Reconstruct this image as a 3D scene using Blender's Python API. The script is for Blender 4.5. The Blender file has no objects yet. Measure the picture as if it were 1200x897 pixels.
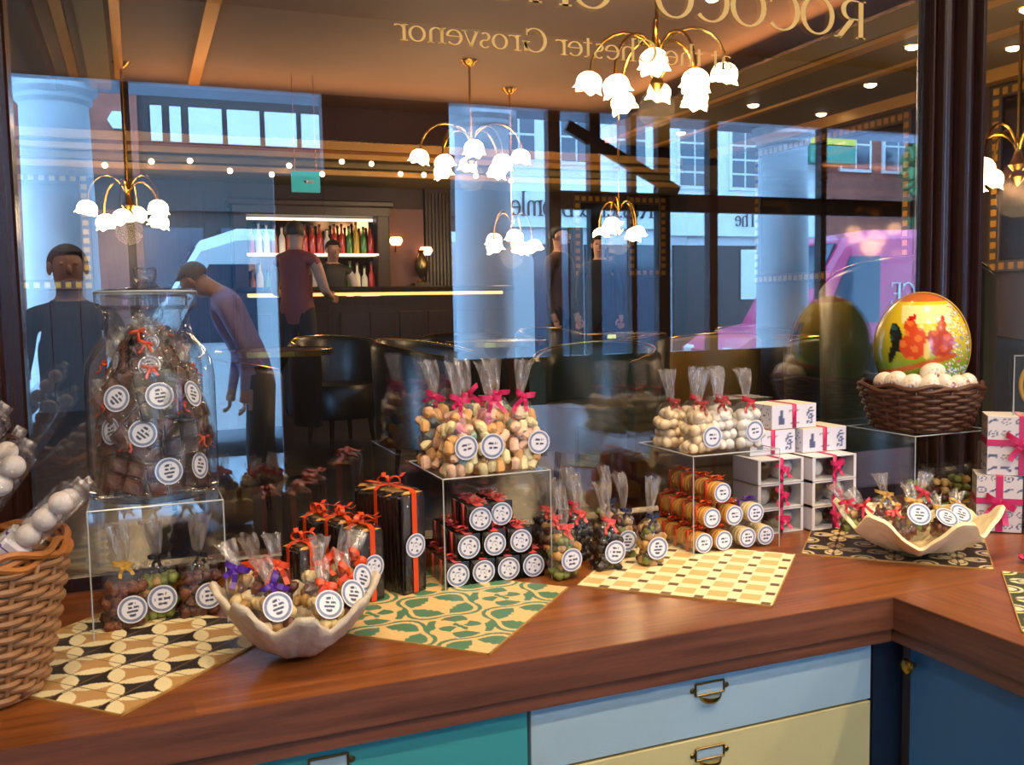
import bpy, math, random
from mathutils import Vector, Matrix, Euler

random.seed(11)
sc = bpy.context.scene
COL = sc.collection
PI = math.pi
sin, cos = math.sin, math.cos

# ------------------------------------------------------------------ camera
CAM = Vector((-1.0925, -1.1166, 1.37))
YAW, PITCH, ROLL = .381, .081, -.0185
_f = Vector((sin(YAW)*cos(PITCH), cos(YAW)*cos(PITCH), -sin(PITCH)))
_r0 = Vector((cos(YAW), -sin(YAW), 0))
_u0 = _r0.cross(_f)
_r = _r0*cos(ROLL) + _u0*sin(ROLL)
_u = _u0*cos(ROLL) - _r0*sin(ROLL)
cam = bpy.data.cameras.new('camera')
cam.sensor_fit = 'HORIZONTAL'; cam.sensor_width = 36.0
cam.lens = 1090/1200*36.0
cam.clip_start = .02; cam.clip_end = 200
camo = bpy.data.objects.new('camera', cam); COL.objects.link(camo)
camo.matrix_world = Matrix(((_r.x, _u.x, -_f.x, CAM.x), (_r.y, _u.y, -_f.y, CAM.y),
                            (_r.z, _u.z, -_f.z, CAM.z), (0, 0, 0, 1)))
sc.camera = camo

# ------------------------------------------------------------------ world, exposure
w = bpy.data.worlds.new('overcast_sky'); sc.world = w; w.use_nodes = True
bg = w.node_tree.nodes['Background']
bg.inputs[0].default_value = (.29, .59, 1.0, 1); bg.inputs[1].default_value = 22.0
vs = sc.view_settings
vs.view_transform = 'Standard'; vs.look = 'None'; vs.gamma = 1.0; vs.exposure = 0.0
vs.use_curve_mapping = False
sc.cycles.max_bounces = 7; sc.cycles.diffuse_bounces = 3; sc.cycles.glossy_bounces = 4
sc.cycles.transparent_max_bounces = 40
sc.cycles.caustics_reflective = False; sc.cycles.caustics_refractive = False
sc.cycles.sample_clamp_indirect = 6.0

def light(name, kind, loc, energy, color, size=.1, target=None, spot=None, blend=.6, sy=None):
    l = bpy.data.lights.new(name, kind); l.energy = energy; l.color = color
    if kind == 'AREA':
        l.size = size
        if sy: l.shape = 'RECTANGLE'; l.size_y = sy
    else: l.shadow_soft_size = size
    if kind == 'SPOT': l.spot_size = spot; l.spot_blend = blend
    o = bpy.data.objects.new(name, l); COL.objects.link(o); o.location = loc
    if target is not None:
        o.rotation_euler = (Vector(target)-Vector(loc)).to_track_quat('-Z', 'Y').to_euler()
    return o
WARM = (1, .70, .40)
SPOTS = [((-1.15, -.25, 3.32), (-1.05, .33, 1.0), 52), ((-.62, -.25, 3.32), (-.6, .3, .95), 60),
         ((-.12, -.22, 3.32), (-.12, .27, .95), 95), ((.42, -.22, 3.32), (.33, .27, .98), 105)]
for a, b, e in SPOTS:
    light('counter_spot', 'SPOT', a, e, WARM, .03, b, math.radians(34), .8)
SHOPL = [(x, y, 3.33) for y in (-1.5, -2.9) for x in (-1.5, -.3, .9, 2.4, 4.2)]
for a in SHOPL:
    light('shop_spot', 'SPOT', a, 85, (1, .78, .55), .05, (a[0], a[1]+.25, 0), math.radians(150), .4)
light('cove_light', 'AREA', (1.4, 8.47, 3.06), 48, (1, .45, .15), 5.0, (1.4, 7.5, 3.6), sy=.08)
light('cove_light', 'AREA', (3.96, 4.6, 3.40), 60, (1, .42, .14), 6.6, (2.6, 4.6, 3.6), sy=.06)
for x in (-.45, .05, .45):  # added fill spots without fittings, only to brighten the gold lettering
    light('letter_fill_spot', 'SPOT', (x, 1.35, 3.5), 12, (1, .8, .5), .04, (x, .58, 1.92), math.radians(28), .6)
GY = .575                                   # plane of the shop window
def street(x, yv, z=0): return Vector((x, 2*GY-yv, z))   # real place of something seen mirrored in the window

# ------------------------------------------------------------------ materials
def lin(h):
    h = h.lstrip('#'); o = []
    for i in (0, 2, 4):
        c = int(h[i:i+2], 16)/255
        o.append(c/12.92 if c <= .04045 else ((c+.055)/1.055)**2.4)
    return tuple(o)
M = {}
def nm(name):
    m = bpy.data.materials.new(name); m.use_nodes = True
    nt = m.node_tree; M[name] = m
    return m, nt, nt.nodes['Principled BSDF']
def mat(name, hx, rough=.5, metal=0, spec=.5, var=0, vscale=20, bump=0, bscale=60, stretch=None, emit=None, es=0, coat=0):
    m, nt, b = nm(name); c = lin(hx) if isinstance(hx, str) else hx
    b.inputs['Base Color'].default_value = (*c, 1); b.inputs['Roughness'].default_value = rough
    b.inputs['Metallic'].default_value = metal; b.inputs['Specular IOR Level'].default_value = spec
    b.inputs['Coat Weight'].default_value = coat
    N, L = nt.nodes, nt.links
    if var or bump:
        tc = N.new('ShaderNodeTexCoord'); mp = N.new('ShaderNodeMapping')
        L.new(tc.outputs['Object'], mp.inputs[0])
        if stretch: mp.inputs['Scale'].default_value = stretch
    if var:
        n = N.new('ShaderNodeTexNoise'); n.inputs['Scale'].default_value = vscale; n.inputs['Detail'].default_value = 6
        n.inputs['Roughness'].default_value = .65
        L.new(mp.outputs[0], n.inputs['Vector'])
        r = N.new('ShaderNodeValToRGB'); L.new(n.outputs[0], r.inputs[0])
        r.color_ramp.elements[0].position = .3; r.color_ramp.elements[1].position = .72
        r.color_ramp.elements[0].color = (*[x*(1-var) for x in c], 1)
        r.color_ramp.elements[1].color = (*[min(1, x*(1+var)) for x in c], 1)
        L.new(r.outputs[0], b.inputs['Base Color'])
    if bump:
        n2 = N.new('ShaderNodeTexNoise'); n2.inputs['Scale'].default_value = bscale; n2.inputs['Detail'].default_value = 4
        L.new(mp.outputs[0], n2.inputs['Vector'])
        bp = N.new('ShaderNodeBump'); bp.inputs['Strength'].default_value = bump; bp.inputs['Distance'].default_value = .01
        L.new(n2.outputs[0], bp.inputs['Height']); L.new(bp.outputs[0], b.inputs['Normal'])
    if emit:
        b.inputs['Emission Color'].default_value = (*(lin(emit) if isinstance(emit, str) else emit), 1)
        b.inputs['Emission Strength'].default_value = es
    return m
def clear(name, fac, rough=.02, tint=(1, 1, 1), rim=0, bump=0, bscale=60, streak=0, haze=0):
    """clear glass / film: light goes straight through, a share is mirrored"""
    m, nt, b = nm(name); N, L = nt.nodes, nt.links; N.remove(b)
    t = N.new('ShaderNodeBsdfTransparent'); t.inputs[0].default_value = (*tint, 1)
    g = N.new('ShaderNodeBsdfGlossy'); g.inputs['Roughness'].default_value = rough
    mx = N.new('ShaderNodeMixShader'); mx.inputs[0].default_value = fac
    L.new(t.outputs[0], mx.inputs[1]); L.new(g.outputs[0], mx.inputs[2])
    L.new(mx.outputs[0], N['Material Output'].inputs[0])
    if haze:
        df = N.new('ShaderNodeBsdfDiffuse'); df.inputs[0].default_value = (.9, .9, .92, 1)
        tl = N.new('ShaderNodeBsdfTranslucent'); tl.inputs[0].default_value = (.9, .9, .92, 1)
        ad = N.new('ShaderNodeMixShader'); L.new(df.outputs[0], ad.inputs[1]); L.new(tl.outputs[0], ad.inputs[2]); ad.inputs[0].default_value = .4
        m3 = N.new('ShaderNodeMixShader'); m3.inputs[0].default_value = .45; L.new(g.outputs[0], m3.inputs[1]); L.new(ad.outputs[0], m3.inputs[2])
        L.new(m3.outputs[0], mx.inputs[2])
    src = None
    if rim:
        lw = N.new('ShaderNodeLayerWeight'); lw.inputs[0].default_value = .35
        pw = N.new('ShaderNodeMath'); pw.operation = 'POWER'; pw.inputs[1].default_value = 2.2
        L.new(lw.outputs['Facing'], pw.inputs[0])
        ma = N.new('ShaderNodeMath'); ma.operation = 'MULTIPLY_ADD'; ma.inputs[1].default_value = rim; ma.inputs[2].default_value = fac
        L.new(pw.outputs[0], ma.inputs[0]); src = ma
        L.new(src.outputs[0], mx.inputs[0])
    if bump or streak:
        tc = N.new('ShaderNodeTexCoord'); mp = N.new('ShaderNodeMapping'); L.new(tc.outputs['Object'], mp.inputs[0])
        if streak: mp.inputs['Scale'].default_value = (1, 1, .22)
        n2 = N.new('ShaderNodeTexNoise'); n2.inputs['Scale'].default_value = bscale; n2.inputs['Detail'].default_value = 3
        L.new(mp.outputs[0], n2.inputs['Vector'])
        if bump:
            bp = N.new('ShaderNodeBump'); bp.inputs['Strength'].default_value = bump; bp.inputs['Distance'].default_value = .01
            L.new(n2.outputs[0], bp.inputs['Height']); L.new(bp.outputs[0], g.inputs['Normal'])
        if streak:                       # folded film: bands where several layers lie on each other
            r = N.new('ShaderNodeMapRange'); r.inputs[1].default_value = .42; r.inputs[2].default_value = .66
            r.inputs[3].default_value = fac; r.inputs[4].default_value = fac+streak
            L.new(n2.outputs[0], r.inputs[0]); L.new(r.outputs[0], mx.inputs[0])
    return m
def painted(name, rough=.5, coat=0):
    m, nt, b = nm(name); a = nt.nodes.new('ShaderNodeAttribute'); a.attribute_name = 'Col'
    nt.links.new(a.outputs['Color'], b.inputs['Base Color']); b.inputs['Roughness'].default_value = rough
    b.inputs['Coat Weight'].default_value = coat
    return m
def wood(name, a, b_, axis, rough=.35, scale=1.0, blocks=0):
    m, nt, b = nm(name); N, L = nt.nodes, nt.links
    tc = N.new('ShaderNodeTexCoord'); mp = N.new('ShaderNodeMapping'); L.new(tc.outputs['Object'], mp.inputs[0])
    s = [26*scale]*3; s[axis] = 1.6*scale; mp.inputs['Scale'].default_value = s
    n = N.new('ShaderNodeTexNoise'); n.inputs['Scale'].default_value = 2.2; n.inputs['Detail'].default_value = 9
    n.inputs['Roughness'].default_value = .7; L.new(mp.outputs[0], n.inputs['Vector'])
    r = N.new('ShaderNodeValToRGB'); L.new(n.outputs[0], r.inputs[0])
    r.color_ramp.elements[0].position = .30; r.color_ramp.elements[1].position = .70
    r.color_ramp.elements[0].color = (*lin(a), 1); r.color_ramp.elements[1].color = (*lin(b_), 1)
    out = r.outputs[0]
    if blocks:
        mp2 = N.new('ShaderNodeMapping'); L.new(tc.outputs['Object'], mp2.inputs[0])
        if axis == 1: mp2.inputs['Rotation'].default_value = (0, 0, PI/2)
        br = N.new('ShaderNodeTexBrick'); L.new(mp2.outputs[0], br.inputs[0])
        br.inputs['Color1'].default_value = (1, 1, 1, 1); br.inputs['Color2'].default_value = (.62, .55, .5, 1)
        br.inputs['Mortar'].default_value = (.75, .7, .7, 1)
        br.inputs['Scale'].default_value = 1.0; br.inputs['Mortar Size'].default_value = .0006
        br.inputs['Brick Width'].default_value = .42; br.inputs['Row Height'].default_value = .045
        mu = N.new('ShaderNodeMixRGB'); mu.blend_type = 'MULTIPLY'; mu.inputs[0].default_value = .75
        L.new(out, mu.inputs[1]); L.new(br.outputs[0], mu.inputs[2]); out = mu.outputs[0]
    L.new(out, b.inputs['Base Color']); b.inputs['Roughness'].default_value = rough
    bp = N.new('ShaderNodeBump'); bp.inputs['Strength'].default_value = .08; bp.inputs['Distance'].default_value = .004
    L.new(n.outputs[0], bp.inputs['Height']); L.new(bp.outputs[0], b.inputs['Normal'])
    return m

wood('worktop_x', '603214', 'a2602c', 0, .30, 1, 1)
wood('worktop_y', '603214', 'a2602c', 1, .30, 1, 1)
wood('worktop_edge', '4a2818', '7d4a30', 0, .45, 1)
wood('worktop_edge_y', '4a2818', '7d4a30', 1, .45, 1)
wood('dark_wood', '180b08', '361a12', 2, .25)
wood('panel_wood', '1c0e09', '3a2013', 2, .4)
wood('dining_floor', '140b07', '2a170d', 1, .3)
mat('teal_paint', '3a9494', .45); mat('pale_blue_paint', '9fb9c2', .45, var=.03); mat('yellow_paint', 'cdbf86', .45, var=.03)
mat('navy_paint', '101d2c', .5); mat('blue_paint', '30628a', .45); mat('cabinet_inside', '1b1712', .7)
mat('brass', 'b58a3c', .25, 1); mat('old_brass', '8a7448', .3, 1); mat('ivory', 'e8dcb4', .4)
mat('gold_leaf', 'f6d98c', .4)
_nt = M['gold_leaf'].node_tree; _t = _nt.nodes.new('ShaderNodeBsdfTranslucent'); _t.inputs[0].default_value = (*lin('f6d98c'), 1)
_mx = _nt.nodes.new('ShaderNodeMixShader'); _mx.inputs[0].default_value = .45
_nt.links.new(_nt.nodes['Principled BSDF'].outputs[0], _mx.inputs[1]); _nt.links.new(_t.outputs[0], _mx.inputs[2]); _nt.links.new(_mx.outputs[0], _nt.nodes['Material Output'].inputs[0])
mat('cream_wall', '9a8f84', .8, var=.06); mat('shop_ceiling', '6e5a4c', .9); mat('shop_floor', '4a3b30', .5, var=.2)
mat('dining_ceiling', '745f50', .8, var=.04, vscale=2); mat('soffit', '6a5528', .7); mat('gilt_moulding', 'b08038', .4, .3)
mat('dining_wall', '3a2117', .6, var=.2); mat('plum_panel', '6d4038', .5)
mat('black_leather', '14100d', .35); mat('olive_leather', '33301a', .35); mat('mustard_leather', '8a6420', .45)
mat('marble_top', '2a2018', .2)
clear('window_glass', .17, 0.0); clear('jar_glass', .06, .01, (.97, .985, .98), .85)
clear('lid_glass', .14, .01, (.97, .985, .98), .9)
clear('acrylic', .045, .01, (.97, .98, .98), .3); clear('film', .11, .09, (.985, .98, .975), .35, 1.0, 75)
clear('film_top', .12, .2, (.97, .96, .96), .0, 1.0, 110, .5, 1)
clear('bottle_glass', .1, .02, (.9, .95, .9), .5)
mat('acrylic_edge', 'b9c2c4', .15, 0, .8)
mat('orange_ribbon', 'd2430f', .4, spec=.6); mat('pink_ribbon', 'c41a5a', .4, spec=.6); mat('purple_ribbon', '4a1c8c', .4)
mat('red_ribbon', 'b51f30', .4); mat('gold_ribbon', 'b98f3a', .35); mat('black_ribbon', '18151a', .35); mat('coral_ribbon', 'd04a48', .4)
mat('tartan_ribbon', '8c2a24', .45, var=.5, vscale=160); mat('navy_ribbon', '1e2440', .4)
mat('dark_chocolate', '1c0e0a', .35, bump=.4, bscale=90); mat('milk_chocolate', '53291a', .4, bump=.3, bscale=120)
mat('cocoa_nuts', '6a3a22', .55, bump=.5, bscale=150, var=.3, vscale=90); mat('slate_chocolate', '241a18', .3)
mat('pistachio', '77803a', .5, var=.25, vscale=80); mat('gold_nut', 'b28a4c', .5, var=.3, vscale=90)
mat('honey_biscuit', 'e0a040', .6, var=.15, vscale=70); mat('pale_biscuit', 'e6cf96', .6, var=.1, vscale=70)
mat('cream_egg', 'd9c4a0', .35, var=.05, vscale=80); mat('white_egg', 'd6d3cc', .35, var=.05, vscale=60); mat('brown_egg', '2c1912', .3)
for n_, h_ in (('jelly_amber', 'dca868'), ('jelly_peach', 'e6bfa4'), ('jelly_green', '8fb09a'), ('jelly_rose', 'd68aa0'),
               ('jelly_lemon', 'e8dca8'), ('jelly_blue', '66707a')):
    mat(n_, h_, .55, var=.12, vscale=160, bump=.3, bscale=500)
mat('white_ball', 'd9d2cc', .6, var=.06, vscale=90, bump=.2, bscale=250); mat('paper_white', 'd8d6dc', .6); mat('pack_black', '15110f', .35)
mat('clam_shell', 'c9bba4', .6, var=.18, vscale=26, bump=.35, bscale=60); mat('clam_shell_cream', 'efdfb4', .5, var=.1, vscale=20, bump=.2, bscale=50)
mat('wicker_light', '9c7048', .6, var=.25, vscale=40); mat('wicker_rim', 'a8672c', .5, var=.25, vscale=40); mat('wicker_dark', '4f2a18', .5, var=.3, vscale=50)
painted('print', .45); painted('print_gloss', .25, .4)
mat('lamp_glow', 'ffe6b8', .5, emit=(1, .74, .42), es=14); mat('spot_glow', 'ffe6b8', .5, emit=(1, .85, .62), es=12)
mat('led_strip', 'ffca70', .5, emit=(1, .55, .16), es=2.2); mat('shelf_light', 'fff0d8', .5, emit=(1, .82, .6), es=2.0)
mat('exit_sign', '2a9a8e', .5, emit=(.05, .5, .45), es=.5); mat('sconce_glow', 'ffcf98', .5, emit=(1, .55, .25), es=7)
mat('mirror', '4a3c34', .08, 1); mat('mosaic_gold', 'b07c28', .3, .6); mat('mosaic_dark', '3a2410', .4)
mat('column_white', 'e9ecef', .7); mat('arcade_grey', '9aa4ae', .8); mat('pavement', '8f9499', .8, var=.15, vscale=3); mat('asphalt', '5b6066', .9, var=.2, vscale=5)
mat('shopfront_dark', '1d1613', .5); mat('white_render', 'e4e6e6', .8); mat('timber_black', '1c1815', .7); mat('brick_red', '7a4030', .8, var=.3, vscale=4)
mat('window_pane_dark', '39424c', .15); mat('roof_slate', '3c4148', .7); mat('fascia_cream', 'dfe4de', .6); mat('fascia_ink', '15181a', .5)
mat('sign_green', '2f6a55', .6); mat('sign_yellow', 'b09a30', .6); mat('pink_van', 'a81a50', .35, coat=.4); mat('white_van', 'eef2f2', .35, coat=.4)
mat('van_glass', '2a3a48', .08); mat('tyre', '151515', .8); mat('van_purple', '6a3a8c', .4); mat('poster', 'c9cec6', .6); mat('lamp_orange', 'd8862a', .4)
mat('leaf_green', '3c6a3c', .7, var=.3, vscale=9)
mat('skin', 'b98a72', .5); mat('hair_dark', '1a1210', .6); mat('hair_grey', '55504c', .6); mat('coat_dark', '121216', .8)
mat('shirt_lilac', '8f7fae', .7); mat('trousers_dark', '17161c', .8); mat('shirt_red', '7d3434', .7); mat('waistcoat', '1d1f24', .6)
mat('shirt_white', 'cfc6bc', .7); mat('shoe_black', '0e0c0c', .4)
mat('shirt_brown', '4a332a', .7)

# ------------------------------------------------------------------ mesh building
class MB:
    def __init__(s): s.v = []; s.f = []
    def add(s, vs, fs):
        o = len(s.v); s.v += [tuple(p) for p in vs]; s.f += [tuple(i+o for i in f) for f in fs]; return s
    def box(s, c, d, rz=0, bev=0, rot=None):
        hx, hy, hz = d[0]/2, d[1]/2, d[2]/2
        R = rot if rot is not None else Matrix.Rotation(rz, 3, 'Z'); c = Vector(c)
        if not bev:
            vs = [R @ Vector((x*hx, y*hy, z*hz))+c for x in (-1, 1) for y in (-1, 1) for z in (-1, 1)]
            return s.add(vs, [(0, 1, 3, 2), (4, 6, 7, 5), (0, 4, 5, 1), (2, 3, 7, 6), (0, 2, 6, 4), (1, 5, 7, 3)])
        b = min(bev, hx*.9, hy*.9, hz*.9); vs = []; ix = {}
        for x in (-1, 1):
            for y in (-1, 1):
                for z in (-1, 1):
                    for k, p in enumerate(((x*hx, y*(hy-b), z*(hz-b)), (x*(hx-b), y*hy, z*(hz-b)), (x*(hx-b), y*(hy-b), z*hz))):
                        ix[x, y, z, k] = len(vs); vs.append(R @ Vector(p)+c)
        fs = []
        for q in (-1, 1):
            fs.append([ix[q, y, z, 0] for y, z in ((-1, -1), (1, -1), (1, 1), (-1, 1))][::q])
            fs.append([ix[x, q, z, 1] for x, z in ((-1, -1), (-1, 1), (1, 1), (1, -1))][::q])
            fs.append([ix[x, y, q, 2] for x, y in ((-1, -1), (1, -1), (1, 1), (-1, 1))][::q])
            for t in (-1, 1):
                fs.append((ix[q, t, -1, 0], ix[q, t, 1, 0], ix[q, t, 1, 1], ix[q, t, -1, 1]))
                fs.append((ix[q, -1, t, 0], ix[q, 1, t, 0], ix[q, 1, t, 2], ix[q, -1, t, 2]))
                fs.append((ix[-1, q, t, 1], ix[1, q, t, 1], ix[1, q, t, 2], ix[-1, q, t, 2]))
                for z in (-1, 1): fs.append((ix[q, t, z, 0], ix[q, t, z, 1], ix[q, t, z, 2]))
        return s.add(vs, fs)
    def loft(s, rings, cap=True, closed=True):
        n = len(rings[0]); vs = [p for r in rings for p in r]; fs = []
        for i in range(len(rings)-1):
            for j in range(n if closed else n-1):
                k = (j+1) % n
                fs.append((i*n+j, i*n+k, (i+1)*n+k, (i+1)*n+j))
        if cap and closed:
            fs.append(tuple(range(n))[::-1]); fs.append(tuple((len(rings)-1)*n+j for j in range(n)))
        return s.add(vs, fs)
    def lathe(s, prof, n=24, c=(0, 0, 0), cap=True, a0=0, a1=2*PI):
        full = abs(a1-a0-2*PI) < 1e-6
        m = n if full else n+1
        rings = [[(c[0]+max(r, 1e-5)*cos(a0+(a1-a0)*j/n), c[1]+max(r, 1e-5)*sin(a0+(a1-a0)*j/n), c[2]+z) for j in range(m)] for r, z in prof]
        return s.loft(rings, cap, full)
    def tube(s, pts, r, n=8, cap=True, closed=False):
        pts = [Vector(p) for p in pts]; rings = []; N = len(pts); up = None
        for i, p in enumerate(pts):
            a = pts[(i-1) % N] if (i or closed) else p; b = pts[(i+1) % N] if (i < N-1 or closed) else p
            d = (b-a).normalized()
            if up is None:
                up = Vector((0, 0, 1)) if abs(d.z) < .9 else Vector((1, 0, 0))
            x = d.cross(up); x = x.normalized() if x.length > 1e-6 else Vector((1, 0, 0)); up = x.cross(d).normalized()
            rr = r[i] if isinstance(r, (list, tuple)) else r
            rings.append([p+x*rr*cos(2*PI*j/n)+up*rr*sin(2*PI*j/n) for j in range(n)])
        if closed: rings.append(rings[0])
        return s.loft(rings, cap and not closed)
    def ball(s, c, r, nu=12, nv=8, egg=0, rot=None):
        if not isinstance(r, (tuple, list)): r = (r, r, r)
        vs = []; fs = []; c = Vector(c)
        def P(u, v):
            th = PI*v/nv; k = 1-egg*cos(th)*.5
            p = Vector((r[0]*k*sin(th)*cos(2*PI*u/nu), r[1]*k*sin(th)*sin(2*PI*u/nu), r[2]*cos(th)))
            return (rot @ p if rot is not None else p)+c
        vs.append(P(0, 0))
        for v in range(1, nv):
            for u in range(nu): vs.append(P(u, v))
        vs.append(P(0, nv)); L = len(vs)-1
        for u in range(nu):
            k = (u+1) % nu
            fs.append((0, 1+u, 1+k)); fs.append((L, L-nu+k, L-nu+u))
            for v in range(nv-2): fs.append((1+v*nu+u, 1+(v+1)*nu+u, 1+(v+1)*nu+k, 1+v*nu+k))
        return s.add(vs, fs)
    def strip(s, pts, width, wdir, th=.0007):
        """ribbon along pts; wdir = direction across it (one vector or a list)"""
        pts = [Vector(p) for p in pts]; N = len(pts); rings = []
        for i, p in enumerate(pts):
            d = (pts[min(i+1, N-1)]-pts[max(i-1, 0)]).normalized()
            wd = Vector(wdir[i] if isinstance(wdir, list) else wdir); wd = (wd-d*wd.dot(d)).normalized()
            n = d.cross(wd)*th/2; wv = wd*width/2
            rings.append([p-wv-n, p+wv-n, p+wv+n, p-wv+n])
        return s.loft(rings)
    def mesh(s, name, smooth=False, ang=None):
        me = bpy.data.meshes.new(name); me.from_pydata(s.v, [], s.f); me.validate(); me.update()
        if smooth:
            me.polygons.foreach_set('use_smooth', [True]*len(me.polygons))
            if ang: me.set_sharp_from_angle(angle=math.radians(ang))
        return me
CACHE = {}
def link(name, me, m=None, parent=None, loc=(0, 0, 0), rot=(0, 0, 0), scale=(1, 1, 1)):
    o = bpy.data.objects.new(name, me); COL.objects.link(o)
    if m:
        if not me.materials: me.materials.append(M[m])
        elif me.materials[0] != M[m]:
            o.material_slots[0].link = 'OBJECT'; o.material_slots[0].material = M[m]
    o.location = loc; o.rotation_euler = rot; o.scale = scale
    if parent: o.parent = parent
    return o
def obj(name, mb, m, parent=None, smooth=False, ang=40, **k):
    return link(name, mb.mesh(name, smooth, ang), m, parent, **k)
def cached(key, fn, smooth=True, ang=None):
    if key not in CACHE: CACHE[key] = fn().mesh(str(key[0] if isinstance(key, tuple) else key), smooth, ang)
    return CACHE[key]
def tag(o, label, cat, group=None):
    o['label'] = label; o['category'] = cat
    if group: o['group'] = group
    return o
def thing(name, label, cat, loc=(0, 0, 0), rz=0, group=None, rot=None):
    o = bpy.data.objects.new(name, None); COL.objects.link(o); o.empty_display_size = .02
    o.location = loc; o.rotation_euler = rot if rot else (0, 0, rz)
    return tag(o, label, cat, group)
def struct(name, mb, m, parent=None, smooth=False):
    o = obj(name, mb, m, parent, smooth)
    if not parent: o['kind'] = 'structure'
    return o
def rail(*a, **k): return MB().box(*a, **k)
def paint(me, fn):
    at = me.color_attributes.new('Col', 'FLOAT_COLOR', 'POINT')
    buf = []
    for v in me.vertices:
        c = fn(v.co); buf += [c[0], c[1], c[2], 1]
    at.data.foreach_set('color', buf); return me
def grid_slab(n, half, th):
    """square slab with a fine top grid, for painted tiles"""
    b = MB(); vs = [(-half+2*half*i/n, -half+2*half*j/n, th) for j in range(n+1) for i in range(n+1)]
    fs = [(j*(n+1)+i, j*(n+1)+i+1, (j+1)*(n+1)+i+1, (j+1)*(n+1)+i) for j in range(n) for i in range(n)]
    b.add(vs, fs); h = half
    b.add([(-h, -h, 0), (h, -h, 0), (h, h, 0), (-h, h, 0), (-h, -h, th), (h, -h, th), (h, h, th), (-h, h, th)],
          [(0, 3, 2, 1), (0, 1, 5, 4), (1, 2, 6, 5), (2, 3, 7, 6), (3, 0, 4, 7)])
    return b
def paint_box(sx, sy, sz, n=26):
    b = MB(); hx, hy, hz = sx/2, sy/2, sz
    F = [((-hx, -hy, 0), (sx, 0, 0), (0, 0, sz)), ((hx, -hy, 0), (0, sy, 0), (0, 0, sz)), ((hx, hy, 0), (-sx, 0, 0), (0, 0, sz)),
         ((-hx, hy, 0), (0, -sy, 0), (0, 0, sz)), ((-hx, -hy, sz), (sx, 0, 0), (0, sy, 0)), ((-hx, hy, 0), (sx, 0, 0), (0, -sy, 0))]
    for o, a, c in F:
        o, a, c = Vector(o), Vector(a), Vector(c)
        b.add([o+a*i/n+c*j/n for j in range(n+1) for i in range(n+1)],
              [(j*(n+1)+i, j*(n+1)+i+1, (j+1)*(n+1)+i+1, (j+1)*(n+1)+i) for j in range(n) for i in range(n)])
    return b
def hsh(*a):
    x = sin(sum(v*k for v, k in zip(a, (12.9898, 78.233, 37.719, 93.9898))))*43758.5453
    return x-math.floor(x)

# ================================================================== the setting
# shop shell: x -2.2..6.4, y -4.3..0.575
def wallbox(name, x0, x1, y0, y1, z0, z1, m, parent=None):
    return struct(name, rail(((x0+x1)/2, (y0+y1)/2, (z0+z1)/2), (x1-x0, y1-y0, z1-z0)), m, parent)
wallbox('floor', -2.2, 6.4, -4.4, GY+.03, -.05, 0, 'shop_floor')
wallbox('ceiling', -2.2, 6.4, -4.4, GY+.05, 3.4, 3.46, 'shop_ceiling')
wallbox('wall_left', -2.26, -2.2, -4.4, GY+.03, 0, 3.4, 'cream_wall')
wallbox('wall_right', 6.4, 6.46, -4.4, GY+.03, 0, 3.4, 'cream_wall')
# street front of the shop (behind the photographer, mirrored in the window)
YF = 2*GY-5.45
wf = wallbox('wall_street', -2.2, 6.4, YF-.1, YF, 2.86, 3.4, 'column_white')
wallbox('pier', .16, 1.08, YF-.12, YF, 0, 2.86, 'shopfront_dark', wf)
wallbox('pier', -2.2, -1.92, YF-.12, YF, 0, 2.86, 'shopfront_dark', wf)
wallbox('pier', 5.7, 6.4, YF-.12, YF, 0, 2.86, 'shopfront_dark', wf)
wallbox('door_panel', -.18, .16, YF-.08, YF-.03, 0, 2.3, 'shopfront_dark', wf)
for x, wd in ((1.93, .10), (2.28, .09), (2.62, .05), (2.9, .11), (3.37, .08), (4.5, .06), (-1.1, .05)):
    wallbox('mullion', x-wd/2, x+wd/2, YF-.1, YF-.02, 0, 2.86, 'shopfront_dark', wf)
wallbox('transom', 1.9, 5.7, YF-.1, YF-.02, 2.12, 2.26, 'shopfront_dark', wf)
wallbox('stall_riser', 1.08, 5.7, YF-.1, YF-.02, 0, .98, 'shopfront_dark', wf)
# slanting brace seen across the upper lights
obj('brace', rail((2.55, YF-.06, 2.52), (1.1, .05, .09), rot=Matrix.Rotation(.45, 3, 'Y')), 'shopfront_dark', wf)

# ---------------------------------------------------------------- worktop (L-shaped)
wt = thing('worktop', 'long L-shaped oiled hardwood worktop with a deep two-step front edge', 'worktop', (0, 0, 0))
obj('top_board', rail((-.2, GY/2-.011, .888), (3.4, GY-.022, .024)), 'worktop_x', wt)
obj('top_board', rail((.42, -.9, .888), (.84, 1.8, .0239)), 'worktop_y', wt)
obj('edge_band', rail((-.95, .005, .8742), (1.9, .014, .0505)), 'worktop_edge', wt)
obj('edge_band', rail((.005, -.895, .8742), (.014, 1.812, .0505)), 'worktop_edge_y', wt)
obj('lower_band', rail((-.95, .010, .8385), (1.9, .013, .0235)), 'worktop_edge', wt)
obj('lower_band', rail((.010, -.89, .8385), (.013, 1.82, .0235)), 'worktop_edge_y', wt)
struct('trim_1', rail((-.2, GY-.0115, .893), (3.4, .0190, .03)), 'worktop_x')

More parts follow.
